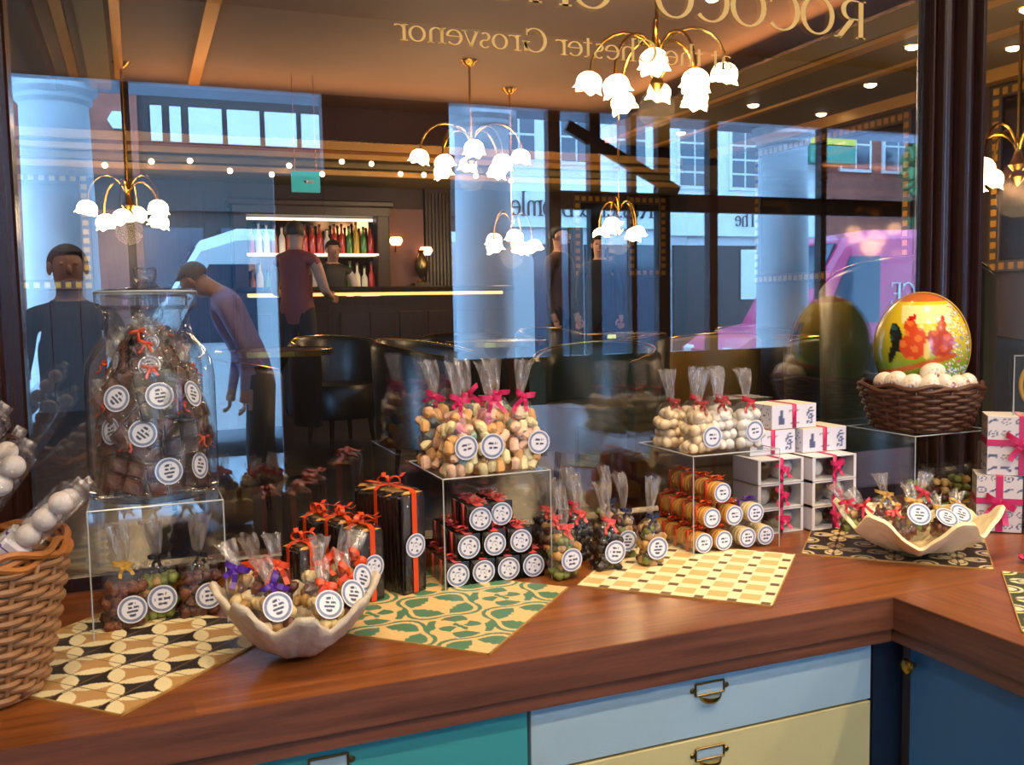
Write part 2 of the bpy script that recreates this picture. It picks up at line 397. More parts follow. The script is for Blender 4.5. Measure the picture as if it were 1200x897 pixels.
# ---------------------------------------------------------------- cabinets
def cup_handle(parent, x, y, z, rz=0):
    h = bpy.data.objects.new('handle', None)
    b = MB()                                        # card frame with screw ears
    for dz, hh in ((.0135, .003), (-.004, .003)): b.box((0, -.002, dz), (.050, .004, hh), bev=.001)
    for dx in (-.0245, .0245): b.box((dx, -.002, .0045), (.003, .004, .020), bev=.001)
    for sx in (-1, 1):
        b.lathe([(.004, 0), (.0045, .0015), (.003, .003)], 10, (0, 0, 0))
        k = len(b.v)-30
        for i in range(k, len(b.v)):
            v = b.v[i]; b.v[i] = (v[0]+sx*.0295, -v[2], v[1]+.0045)
    o = obj('handle', b, 'old_brass', parent, True, 30, loc=(x, y, z), rot=(0, 0, rz))
    c = MB(); rings = []                             # hooded finger pull
    for i in range(7):
        q = PI/2*i/6; kk = max(cos(q), .02)
        rings.append([(-.0185*cos(PI*j/12)*kk, -.002-.015*sin(q), -.005-.0145*sin(PI*j/12)*kk) for j in range(13)])
    c.loft(rings, False, False)
    obj('pull', c, 'brass', o, True)
    obj('card', rail((0, -.001, .0045), (.046, .001, .014)), 'pale_blue_paint', o)
    return o
def unit(label, x0, x1, drawers, group=None):
    t = thing('drawer_cabinet', label, 'cabinet', ((x0+x1)/2, 0, 0), group=group)
    cx = (x0+x1)/2; W = x1-x0
    obj('carcass', rail((0, .29, .41), (W, .48, .82)), 'cabinet_inside', t)
    for z0, z1, m, hx in drawers:
        d = obj('drawer', rail((0, .033, (z0+z1)/2), (W-.003, .022, z1-z0-.003), bev=.001), m, t)
        cup_handle(d, hx-cx, .022, z1-.030)
    return t
unit('cabinet with a pale blue drawer above a pale yellow drawer and brass cup pulls', -.6195, -.0215,
     [(.728, .8265, 'pale_blue_paint', -.33), (.61, .727, 'yellow_paint', -.33), (.30, .609, 'pale_blue_paint', -.33), (.10, .299, 'yellow_paint', -.33)])
unit('cabinet with a deep teal drawer under the worktop', -1.2185, -.6215,
     [(.62, .8265, 'teal_paint', -.895), (.36, .619, 'teal_paint', -.895), (.10, .359, 'teal_paint', -.895)])
tag(obj('corner_post', rail((.0105, .035, .413), (.062, .03, .827)), 'navy_paint'), 'near-black corner post between the yellow drawers and the blue door', 'post')
dc = thing('door_cabinet', 'cabinet with a flat dark blue door and round brass knob', 'cabinet', (.3, -.32, 0))
obj('carcass', rail((.02, 0, .41), (.53, .58, .82)), 'cabinet_inside', dc)
dr = obj('door', rail((-.267, .006, .455), (.02, .60, .735), bev=.001), 'blue_paint', dc)
kb = MB().lathe([(.004, 0), (.004, .008), (.010, .011), (.0125, .016), (.011, .021), (.005, .024), (0, .0245)], 20)
obj('knob', kb, 'brass', dr, True, loc=(-.277, .2965, .794), rot=(0, -PI/2, 0))

# ---------------------------------------------------------------- shop window in dark wood
wn = bpy.data.objects.new('window_1', None); COL.objects.link(wn); wn['kind'] = 'structure'
def wpart(n, x0, x1, z0, z1, d=.07, m='dark_wood', dy=0):
    return obj(n, rail(((x0+x1)/2, GY+dy, (z0+z1)/2), (x1-x0, d, z1-z0), bev=.004), m, wn)
obj('pane', rail(((-1.262+.628)/2, GY, 1.93), (1.89, .006, 2.02)), 'window_glass', wn)
obj('pane', rail(((.805+2.3)/2, GY, 1.93), (1.495, .006, 2.02)), 'window_glass', wn)
wpart('bottom_rail', -1.33, 2.4, .86, .935, .05, dy=.02)
wpart('top_rail', -1.33, 2.4, 2.93, 3.4)
wpart('stile', -1.318, -1.262, .9, 2.93)
wpart('stile', -1.345, -1.29, .9, 2.93, .1)
for x, wd, dd in ((.6365, .017, .05), (.656, .022, .075), (.684, .036, .055), (.716, .03, .095), (.748, .036, .055), (.776, .022, .075), (.796, .018, .05)):
    obj('post_moulding', MB().loft([[(x+wd/2*cos(a), GY+dd/2*sin(a), z) for a in [2*PI*k/14 for k in range(14)]] for z in (.9, 2.95)]), 'dark_wood', wn, True)
obj('post_core', rail((.716, GY, 1.9), (.172, .035, 2.05)), 'dark_wood', wn)
wpart('stile', 2.3, 2.4, .9, 2.93)
wallbox('wall_back', 2.4, 6.4, GY-.03, GY+.03, 0, 3.4, 'panel_wood')
wallbox('wall_back.001', -2.2, -1.345, GY-.03, GY+.03, 0, 3.4, 'cream_wall')
wallbox('wall_back.002', -1.345, 2.4, GY-.02, GY+.02, 0, .875, 'panel_wood')

# ---- lettering, drawn stroke by stroke
def seg(b, p, q, wd, th):
    p, q = Vector((*p, 0)), Vector((*q, 0)); d = (q-p).normalized(); n = Vector((-d.y, d.x, 0))*wd/2
    z = Vector((0, 0, th))
    b.add([p-n, q-n, q+n, p+n, p-n+z, q-n+z, q+n+z, p+n+z], [(3, 2, 1, 0), (4, 5, 6, 7), (0, 1, 5, 4), (1, 2, 6, 5), (2, 3, 7, 6), (3, 0, 4, 7)])
def arc(b, c, rx, ry, a0, a1, tk, tn, th, n=22):
    rings = []
    for i in range(n+1):
        a = math.radians(a0+(a1-a0)*i/n); wd = tn+(tk-tn)*abs(cos(a))**1.3
        o = Vector((cos(a), sin(a)))
        p = Vector((c[0]+rx*cos(a), c[1]+ry*sin(a)))
        i0, i1 = p-o*wd/2, p+o*wd/2
        rings.append([(i0.x, i0.y, 0), (i1.x, i1.y, 0), (i1.x, i1.y, th), (i0.x, i0.y, th)])
    b.loft(rings)
def glyph(ch, th):
    b = MB(); K, T = .125, .04
    S = lambda p, q, wd=T: seg(b, p, q, wd, th)
    A = lambda c, rx, ry, a0, a1, k=K, t=T: arc(b, c, rx, ry, a0, a1, k, t, th)
    def stem(x, z0, z1, foot=True, head=True, k=K):
        S((x, z0), (x, z1), k)
        if foot: S((x-.13, z0+.02), (x+.13, z0+.02))
        if head: S((x-.13, z1-.02), (x+.04, z1-.02))
    x = .64
    if ch == 'O': A((.45, .5), .38, .48, 0, 360); W = .9
    elif ch == 'C': A((.45, .5), .38, .48, 42, 318); S((.74, .68), (.74, .96)); W = .84
    elif ch == 'G': A((.45, .5), .38, .48, 42, 345); S((.74, .68), (.74, .96)); S((.78, .04), (.78, .42), K); S((.62, .42), (.92, .42)); W = .95
    elif ch == 'R': stem(.15, 0, 1); S((.15, .98), (.42, .98)); A((.40, .74), .22, .24, 90, -90); S((.15, .5), (.42, .5)); S((.38, .5), (.74, 0), K); S((.64, .02), (.86, .02)); W = .85
    elif ch == 'H': stem(.15, 0, 1); stem(.75, 0, 1); S((.15, .52), (.75, .52)); S((.62, .98), (.88, .98)); W = .92
    elif ch == 'A': S((.42, 1), (.1, 0), .045); S((.42, 1), (.76, 0), K); S((.2, .34), (.62, .34)); S((0, .02), (.22, .02)); S((.62, .02), (.9, .02)); W = .88
    elif ch == 'L': stem(.15, 0, 1); S((.15, .02), (.62, .02)); S((.62, 0), (.62, .22)); W = .7
    elif ch == 'T': stem(.38, 0, 1, head=False); S((.02, .98), (.74, .98)); S((.03, 1), (.03, .78)); S((.73, 1), (.73, .78)); W = .78
    elif ch == 'E': stem(.15, 0, 1); S((.15, .02), (.62, .02)); S((.15, .98), (.6, .98)); S((.15, .52), (.5, .52)); S((.62, 0), (.62, .22)); S((.6, 1), (.6, .8)); W = .7
    elif ch == 'S': A((.33, .74), .22, .24, 40, 270); A((.33, .26), .24, .24, 90, -140); W = .66
    elif ch == 'I': stem(.15, 0, 1); W = .32
    elif ch == 'B': stem(.15, 0, 1); S((.15, .98), (.4, .98)); A((.38, .75), .2, .23, 90, -90); A((.38, .26), .25, .26, 90, -90); S((.15, .52), (.4, .52)); S((.15, .02), (.4, .02)); W = .74
    elif ch == 'o': A((.3, .31), .24, .29, 0, 360, .1); W = .6
    elif ch == 'e': A((.3, .31), .24, .29, 10, 320, .1); S((.08, .35), (.54, .35)); W = .58
    elif ch == 'a': A((.28, .46), .17, .15, 150, 0, .08); S((.45, 0), (.45, .48), .1); A((.28, .17), .18, .16, 0, 360, .08); S((.45, .02), (.56, .02)); W = .58
    elif ch == 't': S((.2, .05), (.2, .8), .1); S((.04, .6), (.38, .6)); A((.3, .12), .1, .1, 180, 300, .06); W = .4
    elif ch == 'h': stem(.13, 0, 1, k=.1); A((.32, .42), .19, .19, 150, 0, .09); S((.51, 0), (.51, .44), .1); S((.4, .02), (.62, .02)); W = .66
    elif ch == 'n': stem(.13, 0, x, k=.1); A((.32, .42), .19, .19, 150, 0, .09); S((.51, 0), (.51, .44), .1); S((.4, .02), (.62, .02)); W = .66
    elif ch == 'm': stem(.13, 0, x, k=.1); A((.3, .44), .17, .17, 150, 0, .09); S((.47, 0), (.47, .46), .1); A((.64, .44), .17, .17, 150, 0, .09); S((.81, 0), (.81, .46), .1); W = .95
    elif ch == 'r': stem(.13, 0, x, k=.1); A((.32, .42), .19, .19, 150, 50, .09); W = .46
    elif ch == 's': A((.22, .45), .14, .15, 40, 270, .09); A((.22, .16), .15, .15, 90, -140, .09); W = .44
    elif ch == 'v': S((.06, .62), (.28, 0), .1); S((.5, .62), (.28, 0), .045); S((-.02, .61), (.16, .61)); S((.4, .61), (.58, .61)); W = .55
    elif ch == 'u': S((.13, .16), (.13, .62), .1); A((.3, .18), .17, .17, 180, 360, .09); S((.47, 0), (.47, .62), .1); W = .6
    elif ch == 'l': stem(.13, 0, 1, k=.1); W = .28
    elif ch == 'y': S((.06, .62), (.28, .02), .1); S((.5, .62), (.2, -.25), .05); W = .55
    elif ch == '&': A((.3, .72), .16, .2, 0, 360, .08); A((.3, .26), .24, .25, 60, 330, .1); S((.2, .6), (.68, .02), .09); W = .75
    else: return None, .3
    return b, W
def lettering(text, start, height, width, parent, m, th=.05, name='letter'):
    """letters run towards -x (they are read from the +y side), 'start' = lower corner of the first letter"""
    adv = [glyph(c, th)[1] for c in text]; k = width/(sum(adv)*height+1e-9) if width else 1
    x = 0
    for c, a in zip(text, adv):
        b, W = glyph(c, th)
        if b:
            key = ('g', c, th, m)
            if key not in CACHE: CACHE[key] = b.mesh('letter')
            o = link(name, CACHE[key], m, parent, (start[0]-x*height*k, start[1], start[2]), (PI/2, 0, PI), (height*k, height, height))
        x += a
ly = GY-.0038-.0007
lettering('ROCOCO', (.455, ly, 1.953), .083, .545, wn, 'gold_leaf', .008)
lettering('CHOCOLATES', (-.185, ly, 1.953), .083, .86, wn, 'gold_leaf', .008)
lettering('at the Chester Grosvenor', (.10, ly, 1.859), .046, .735, wn, 'gold_leaf', .012)

# ---------------------------------------------------------------- patterned tiles let into the worktop
CR, TAN, BLK, GRN = lin('e9dcae'), lin('b98f55'), lin('231a14'), lin('4a7a58')
def t_capsule(p):
    # overlapping circles: cream petals round alternating tan and black stars, set square to the worktop
    P = .0555; X, Yq = (p.x-p.y)/2**.5-.021, (p.x+p.y)/2**.5-.016
    i, j = round(X/P), round(Yq/P); dx, dy = X-i*P, Yq-j*P; R_ = P/2**.5
    if abs((p.x/.0785) % 1-.5) < .014 or abs((p.y/.0785) % 1-.5) < .014: return lin('7a6040')
    for u, v in ((1, 0), (-1, 0), (0, 1), (0, -1)):
        if math.hypot(dx-u*P, dy-v*P) < R_-.0008: return CR
    return TAN if (i+j) % 2 == 0 else BLK
def t_check(p):
    a, b = (p.x-.005)/.0525, (p.y-.009)/.0525
    fa, fb = abs(a-round(a)), abs(b-round(b))
    if fa < .15 and fb < .15: return lin('6a5238')
    if fa < .2 or fb < .2: return lin('f3e8bd')
    return lin('dcb878')
def t_majolica(p):
    P = .15; a, b = p.x/P, p.y/P; da, db = a-round(a), b-round(b); r = math.hypot(da, db); th = math.atan2(db, da)
    qa, qb = da-math.copysign(.5, da), db-math.copysign(.5, db); q = math.hypot(qa, qb); tq = math.atan2(qb, qa)
    c1 = lin('e2c084'); g = lin('4f7f62')
    star = .05+.25*abs(cos(2*(th+PI/4)))**1.3*(.8+.2*cos(8*th))+.10*abs(cos(2*th))**3
    if r < .30 and r < star: return c1 if r > .03 else c1
    lim = .36+.05*cos(4*th)
    if r < lim-.02: return g
    if r < lim+.03: return c1
    if q > .34: return g if r < lim+.075 else c1
    # scrolls round the half-way points
    s = sin(26*q-2*tq*1.0)*.6+sin(4*tq+9*q)*.6
    if q < .035: return g
    return c1 if s > -.05 else g
def t_leaf(p, base, ink):
    P = .105; a, b = p.x/P, p.y/P; da, db = a-round(a), b-round(b); r = math.hypot(da, db); th = math.atan2(db, da)
    pet = .46*abs(cos(2*th))**.6
    if r < pet and r > pet*.25 and abs(sin(2*th)) > .12 and abs(r-pet*.75) > .02: return ink
    qa, qb = da-math.copysign(.5, da), db-math.copysign(.5, db); q = math.hypot(qa, qb)
    if q < .10 or (.15 < q < .2): return ink
    return base
TH = .0025
def tile(label, x, y, fn, group='patterned tiles let into the worktop'):
    me = paint(grid_slab(170, .159, TH).mesh('tile'), lambda p: fn(p) if p.z > TH*.5 else lin('8a6a48'))
    o = link('patterned_tile', me, 'print', None, (x, y, .9), (0, 0, PI/4)); tag(o, label, 'tile', group)
    e = MB(); h = .1595
    for q in range(4):
        R = Matrix.Rotation(q*PI/2, 3, 'Z'); e.box(R @ Vector((h, 0, TH*.5)), (.002, 2*h+.002, TH*1.1), rz=q*PI/2)
    obj('edge_strip', e, 'gold_nut', o)
tile('tile with tan and cream capsule shapes on black beside the pale wicker basket', -1.132, .262, t_capsule)
tile('tile with green and buff scrolls and star flowers in front of the stacked black boxes', -.672, .262, t_majolica)
tile('cream checked tile with tan squares and small brown dots', -.203, .265, t_check)
tile('dark brown tile with cream leaf rosettes under the cream clam shell', .262, .265, lambda p: t_leaf(p, lin('2a1e16'), lin('dcc794')))
tile('dark green tile with cream leaves at the turn of the worktop', .265, -.2, lambda p: t_leaf(p, lin('39452f'), lin('e6dcae')))

# ================================================================== the brasserie beyond the window
FZ = .4
wallbox('floor.001', -4, 5.6, GY+.05, 9.6, FZ-.06, FZ, 'dining_floor')
wallbox('ceiling.001', -4, 5.6, GY+.06, 9.6, 3.6, 3.66, 'dining_ceiling')
wallbox('wall_rear', -4, 5.6, 9.3, 9.4, FZ, 3.6, 'dining_wall')
wallbox('wall_east', 5.5, 5.6, GY+.05, 9.4, FZ, 3.6, 'dining_wall')
wallbox('wall_west', -4.1, -4, GY+.05, 9.4, FZ, 3.6, 'dining_wall')
# lowered soffits with stepped gilt cornice round the lit ceiling
sf = wallbox('trim_2', -4, 5.6, 8.5, 9.3, 2.74, 3.02, 'soffit')
for k, (dz, dy) in enumerate(((.0, .00), (.07, -.05), (.15, -.09))):
    wallbox('cornice', -4, 4.9, 8.44+dy, 8.5, 2.74+dz, 2.79+dz, 'gilt_moulding' if k != 1 else 'soffit', sf)
wallbox('lip', -4, 4.9, 8.36, 8.42, 2.98, 3.06, 'gilt_moulding', sf)
se = wallbox('trim_3', 4.02, 5.5, GY+.06, 8.5, 3.2, 3.28, 'soffit')
wallbox('lip', 3.90, 4.02, GY+.06, 8.4, 3.2, 3.26, 'gilt_moulding', se)
wallbox('lip', 3.86, 3.91, GY+.06, 8.4, 3.23, 3.36, 'soffit', se)
wallbox('moulding', 4.5, 4.58, GY+.06, 8.5, 3.175, 3.2, 'gilt_moulding', se)
wallbox('cornice', 5.36, 5.5, GY+.06, 8.5, 3.10, 3.2, 'gilt_moulding', se)
# gilt ceiling beams running away from the window
for k, (x, wd, dz, m) in enumerate(((-.49, .10, .07, 'gilt_moulding'), (-1.14, .07, .06, 'gilt_moulding'), (-1.30, .18, .16, 'soffit'),
                                    (-1.52, .08, .07, 'gilt_moulding'), (-1.75, .14, .2, 'panel_wood'))):
    wallbox('trim_%d' % (4+k), x-wd/2, x+wd/2, GY+.07, 8.4, 3.6-dz, 3.6, m)
# wood panelling on the rear wall
pw = wallbox('trim_9', -4, -.15, 9.22, 9.3, FZ, 2.74, 'panel_wood')
for k in range(14): wallbox('flute', -3.9+k*.27, -3.78+k*.27, 9.19, 9.22, FZ+.1, 2.6, 'panel_wood', pw)
pw = wallbox('trim_10', 2.02, 5.5, 9.22, 9.3, FZ, 2.74, 'panel_wood')
for k in range(7): wallbox('flute', 2.05+k*.042, 2.072+k*.042, 9.19, 9.22, FZ+.1, 2.68, 'panel_wood', pw)
wallbox('trim_11', 1.5, 2.0, 9.24, 9.3, FZ, 2.5, 'plum_panel')

# gilt mosaic frames with dark mirrors
def mosaic_mirror(label, c, wd, ht, axis):
    """axis 'y' hangs on the rear wall, 'x' on the east wall"""
    t = thing('mosaic_mirror', label, 'mirror', c, 0 if axis == 'y' else -PI/2, 'mirrors in gilt mosaic frames')
    obj('glass', rail((0, -.012, ht/2), (wd-.1, .008, ht-.1)), 'mirror', t)
    f = MB(); fw = .10
    for x in (-1, 1): f.box((x*(wd/2-fw/2), -.02, ht/2), (fw, .035, ht), bev=.006)
    for z in (fw/2, ht-fw/2): f.box((0, -.02, z), (wd-2*fw, .035, fw), bev=.006)
    fr = obj('frame', f, 'mosaic_dark', t)
    q = MB(); st = .085; n = int(ht/st)
    for i in range(n):
        for x in (-1, 1): q.box((x*(wd/2-fw/2), -.039, (i+.5)*ht/n), (fw*.55, .006, st*.6))
    m_ = int(wd/st)
    for i in range(1, m_-1):
        for z in (fw/2, ht-fw/2): q.box((-wd/2+(i+.5)*wd/m_, -.039, z), (st*.6, .006, fw*.55))
    obj('tesserae', q, 'mosaic_gold', fr)['kind'] = 'stuff'
    return t
mosaic_mirror('tall dark mirror in a gilt mosaic frame on the side wall beside the window post', (5.49, 3.75, 1.58), 1.7, 1.5, 'x')
mosaic_mirror('dark mirror in a gilt mosaic frame further down the side wall', (5.49, 6.6, 1.58), 2.3, 1.5, 'x')
mosaic_mirror('narrow gilt mosaic mirror on the rear wall beside the fluted panel', (4.15, 9.21, 1.72), .55, 1.0, 'y')
mosaic_mirror('narrow gilt mosaic mirror at the right end of the rear wall', (4.9, 9.21, 1.72), .55, 1.0, 'y')
mosaic_mirror('gilt mosaic mirror on the rear wall left of the bar', (-1.85, 9.18, 1.62), .75, 1.15, 'y')

# bar: back cabinet with lit shelves, counter with a lamp strip
bb = thing('bar_cabinet', 'dark wood back-bar cabinet with lit glass shelves', 'cabinet', (.70, 9.22, FZ))
for x in (-.76, .76): obj('pilaster', rail((x, -.12, 1.05), (.14, .26, 2.1), bev=.01), 'panel_wood', bb)
obj('cornice', MB().box((0, -.14, 2.11), (1.76, .34, .07), bev=.015).box((0, -.14, 2.03), (1.66, .28, .09)), 'panel_wood', bb)
obj('back_panel', rail((0, -.02, 1.4), (1.4, .03, 1.3)), 'mirror', bb)
obj('base_unit', rail((0, -.14, .55), (1.4, .27, 1.1)), 'panel_wood', bb)
SH = (1.13, 1.57)
for z in SH: obj('shelf', rail((0, -.14, z), (1.4, .24, .02)), 'shelf_light', bb)
obj('lamp_strip', rail((0, -.05, 1.96), (1.38, .03, .03)), 'shelf_light', bb)
bprof = [(.0, 0), (.034, 0), (.036, .01), (.036, .17), (.03, .2), (.013, .235), (.012, .29), (.015, .292), (.015, .305), (0, .306)]
bcol = ['bottle_amber', 'bottle_red', 'bottle_green', 'bottle_clear', 'bottle_yellow', 'bottle_clear2']
for n_, h_ in zip(bcol, ('a0521c', 'b8271c', '3f7a2e', 'd8dcd4', 'c9a02c', 'e8e4d8')): mat(n_, h_, .15, spec=.8)
mat('bottle_cap', '20180f', .4)
for si, z in enumerate(SH):
    for i in range(17):
        x = -.64+i*.08; sc_ = .82+.3*hsh(i, si)
        c_ = bcol[int(hsh(i*3.1, si+2)*6)] if si else bcol[int(hsh(i*1.7, 5)*6)]
        if si == 1 and 5 <= i <= 9: c_ = 'bottle_red'
        o = link('bottle', cached('bottle', lambda: MB().lathe(bprof, 10), True, 40), c_, None, (.70+x, 9.08, FZ+z+.011), (0, 0, 0), (1, 1, sc_))
        tag(o, '%s bottle standing on the %s lit shelf behind the bar' % (dict(zip(bcol, ('amber', 'red', 'green', 'clear', 'yellow', 'cream')))[c_], ('lower', 'upper')[si]), 'bottle',
            ['bottles on the lower bar shelf', 'bottles on the upper bar shelf'][si])
        link('cap', cached('cap', lambda: MB().lathe([(.0155, .292), (.0155, .325), (0, .326)], 8)), 'bottle_cap', o)
bc = thing('bar_counter', 'long dark bar counter with a glowing amber strip under its top', 'bar', (1.1, 7.95, FZ))
obj('front', rail((0, 0, .55), (2.6, .5, 1.1)), 'panel_wood', bc)
obj('top', rail((0, -.03, 1.165), (2.7, .62, .05), bev=.01), 'marble_top', bc)
obj('light_strip', rail((0, -.262, 1.12), (2.5, .012, .03)), 'led_strip', bc)
for k in range(9): obj('panel', rail((-1.16+k*.29, -.257, .52), (.24, .016, .86), bev=.006), 'panel_wood', bc)

# chandeliers
def tulip():
    b = MB(); n = 24; prof = [(.014, .035), (.040, .026), (.062, .004), (.070, -.026), (.066, -.05), (.076, -.074)]
    rings = []
    for i, (r, z) in enumerate(prof):
        fl = .14*(i/(len(prof)-1))**2
        rings.append([((r*(1+fl*cos(6*a)))*cos(a), (r*(1+fl*cos(6*a)))*sin(a), z-.01*fl*6*cos(6*a)) for a in [2*PI*j/n for j in range(n)]])
    return b.loft(rings)
def chandelier(label, c, R, n, rod, energy, ph=0):
    t = thing('chandelier', label, 'chandelier', c)
    obj('rod', MB().tube([(0, 0, -.05), (0, 0, rod)], .012, 8), 'brass', t)
    obj('hub', MB().lathe([(.005, -.16), (.02, -.14), (.05, -.10), (.03, -.06), (.06, -.02), (.035, .03), (.02, .09), (.03, .12), (.012, .16)], 16), 'brass', t, True)
    obj('ceiling_rose', MB().lathe([(.012, rod-.06), (.05, rod-.04), (.08, rod-.003)], 16), 'brass', t, True)
    for k in range(n):
        a = ph+2*PI*k/n; d = Vector((cos(a), sin(a), 0)); rr = R*(1 if k % 2 else .82); dz = 0 if k % 2 else -.09
        pts = [d*.04+Vector((0, 0, -.02))]+[d*(rr*(.5-.5*cos(q)))+Vector((0, 0, .24*sin(q)*1.0+dz*q/PI)) for q in [PI*j/10 for j in range(1, 11)]]
        obj('arm', MB().tube(pts, .009, 6), 'brass', t, True)
        link('lamp_shade', cached('tulip', tulip), 'lamp_glow', t, d*rr+Vector((0, 0, dz-.03)), (.25*sin(k*2), .25*cos(k*3), k), (1.2, 1.2, 1.1))
    light('chandelier_light', 'POINT', Vector(c)+Vector((0, 0, -.25)), energy, (1, .66, .34), .12)
    return t
chandelier('brass chandelier with tulip glass shades hanging just behind the gold lettering', (2.08, 4.2, 2.88), .43, 8, .7, 45, .2)
chandelier('brass chandelier with tulip shades in front of the bar', (1.80, 7.0, 2.80), .46, 8, .8, 40, .5)
chandelier('brass chandelier hanging at the dark left end of the brasserie', (-1.12, 8.0, 2.36), .34, 6, 1.24, 22, .3)
chandelier('brass chandelier beside the gilt mirror on the side wall', (4.45, 3.5, 2.28), .36, 6, 1.32, 26, .1)
chandelier('brass chandelier hanging low over the middle tables', (2.55, 7.9, 2.14), .26, 5, 1.46, 14, .7)
chandelier('brass chandelier near the far corner of the brasserie', (3.75, 7.8, 2.28), .26, 5, 1.32, 14, .2)

DLS = ((4.20, 4.19), (4.77, 5.22), (5.20, 6.34), (4.24, 3.28), (4.95, 3.98), (4.3, 6.2), (4.4, 7.6))
# little bulbs along the rear cornice, downlights in the side soffit
for k, (x, z) in enumerate(((-.56, 2.80), (-.2, 2.72), (.19, 2.70), (.36, 2.79), (.68, 2.72), (.88, 2.85), (1.18, 2.84), (1.48, 2.75), (1.73, 2.75), (2.0, 2.79), (-.9, 2.78), (-1.3, 2.73), (2.3, 2.76), (2.7, 2.72))):
    t = thing('cornice_bulb', 'small round bulb on the gilt rear cornice', 'lamp', (x, 8.27, z), group='bulbs along the rear cornice')
    obj('bulb', MB().ball((0, 0, 0), .026, 12, 8), 'lamp_glow', t, True)
    obj('stem', MB().tube([(0, .02, .01), (0, .09, .03)], .006, 6), 'brass', t)
for k, (x, y) in enumerate(DLS):
    t = thing('downlight', 'round recessed downlight in the side soffit', 'downlight', (x, y, 3.199), group='downlights in the side soffit')
    obj('bezel', MB().lathe([(.052, 0), (.070, 0), (.068, -.008), (.052, -.006)], 20), 'brass', t)
    obj('lens', MB().lathe([(0, -.030), (.03, -.026), (.048, -.014), (.052, 0)], 20), 'spot_glow', t)
for x, y, z in ((1.66, 9.2, 2.09), (2.0, 9.17, 1.98)):
    t = thing('wall_lamp', 'small glowing wall lamp on the plum panel beside the bar', 'lamp', (x, y, z), group='wall lamps beside the bar')
    obj('shade', MB().lathe([(.05, 0), (.08, .05), (.06, .09)], 14), 'sconce_glow', t, True)
    obj('bracket', MB().tube([(0, 0, 0), (0, .02, -.06), (0, .06, -.08)], .01, 6), 'brass', t)
ub = thing('bronze_urn', 'small bronze urn lamp on the ledge beside the bar', 'urn', (1.92, 9.1, 1.66))
obj('body', MB().lathe([(.06, 0), (.05, .02), (.02, .05), (.07, .14), (.08, .22), (.05, .3), (.03, .34), (.04, .37)], 18), 'old_brass', ub, True)
obj('plinth', rail((0, 0, -.03), (.2, .16, .06)), 'panel_wood', ub)
lg = tag(obj('ledge', rail((1.82, 9.12, 1.575), (.42, .2, .05)), 'panel_wood'), 'dark wooden ledge under the bronze urn beside the bar', 'ledge')
ex = thing('exit_sign', 'small hanging teal exit sign in front of the bar cornice', 'sign', (.465, 7.98, 2.5))
obj('panel', rail((0, 0, .1), (.27, .03, .2), bev=.004), 'exit_sign', ex)
obj('hanger', MB().tube([(-.1, 0, .2), (-.1, 0, 1.1)], .005, 6).tube([(.1, 0, .2), (.1, 0, 1.1)], .005, 6), 'brass', ex)
obj('arrow', MB().box((.03, -.017, .1), (.1, .004, .022)).add([(-.02, -.019, .1), (.0, -.019, .13), (.0, -.019, .07)], [(0, 1, 2)]), 'shirt_white', ex)

# tables and tub chairs
def tub_chair(label, c, rz, m, h=.42, group=None):
    t = thing('tub_chair', label, 'chair', c, rz, group)
    a0, a1 = math.radians(-35), math.radians(215)
    rings = []
    for i in range(21):
        a = a0+(a1-a0)*i/20; k = .75+.25*sin(max(0, min(1, i/20))*PI)
        ro, ri = .36, .27; zt = .42+h*k
        rings.append([(ri*cos(a), ri*sin(a), .16), (ro*.95*cos(a), ro*.95*sin(a), .16), (ro*cos(a), ro*sin(a), zt-.03), ((ro-.03)*cos(a), (ro-.03)*sin(a), zt),
                      ((ri+.03)*cos(a), (ri+.03)*sin(a), zt), (ri*cos(a), ri*sin(a), zt-.04)])
    obj('backrest', MB().loft(rings), m, t, True, 50)
    obj('seat', MB().lathe([(0, .2), (.27, .2), (.285, .24), (.285, .4), (.26, .44), (0, .455)], 24), m, t, True, 50)
    pts = [(.33*cos(a0+(a1-a0)*i/20), .33*sin(a0+(a1-a0)*i/20), .424+h*(.75+.25*sin(i/20*PI))) for i in range(21)]
    obj('piping', MB().tube(pts, .006, 6), 'brass', t, True)
    for q in range(4):
        a = PI/4+q*PI/2
        obj('leg', MB().tube([(.24*cos(a), .24*sin(a), 0), (.22*cos(a), .22*sin(a), .2)], [.013, .02], 8), 'dark_wood', t)
    return t
def cafe_table(label, c, r=.38, group='round tables in the brasserie'):
    t = thing('round_table', label, 'table', c, 0, group)
    obj('top', MB().lathe([(0, .715), (r, .715), (r, .745), (0, .746)], 32), 'marble_top', t)
    obj('rim', MB().lathe([(r, .71), (r+.008, .715), (r+.008, .745), (r, .75)], 32, cap=False), 'brass', t)
    obj('pedestal', MB().lathe([(.22, 0), (.22, .02), (.05, .05), (.035, .1), (.035, .6), (.1, .71)], 20), 'black_leather', t, True, 40)
    return t
G1 = 'dark tub chairs in the brasserie'
for x, y, rz in ((.55, 4.3, .9), (1.75, 4.2, -2.2), (.25, 5.6, .3), (1.3, 5.9, 2.9), (2.75, 3.2, 2.6), (3.9, 3.3, 1.2), (-.75, 3.6, 1.9), (2.3, 6.3, .3), (3.6, 5.2, 2.2)):
    tub_chair('dark leather tub chair with a thin brass-piped rim', (x, y, FZ), rz, 'black_leather', .36, G1)
tub_chair('mustard leather tub chair facing the middle table', (2.75, 4.6, FZ), 2.9, 'mustard_leather', .34)
tub_chair('olive leather tub chair among the dark ones', (1.2, 3.4, FZ), -.8, 'olive_leather', .34)
tub_chair('high-backed olive leather tub chair close behind the window post', (2.0, 2.0, FZ), 2.5, 'olive_leather', .72)
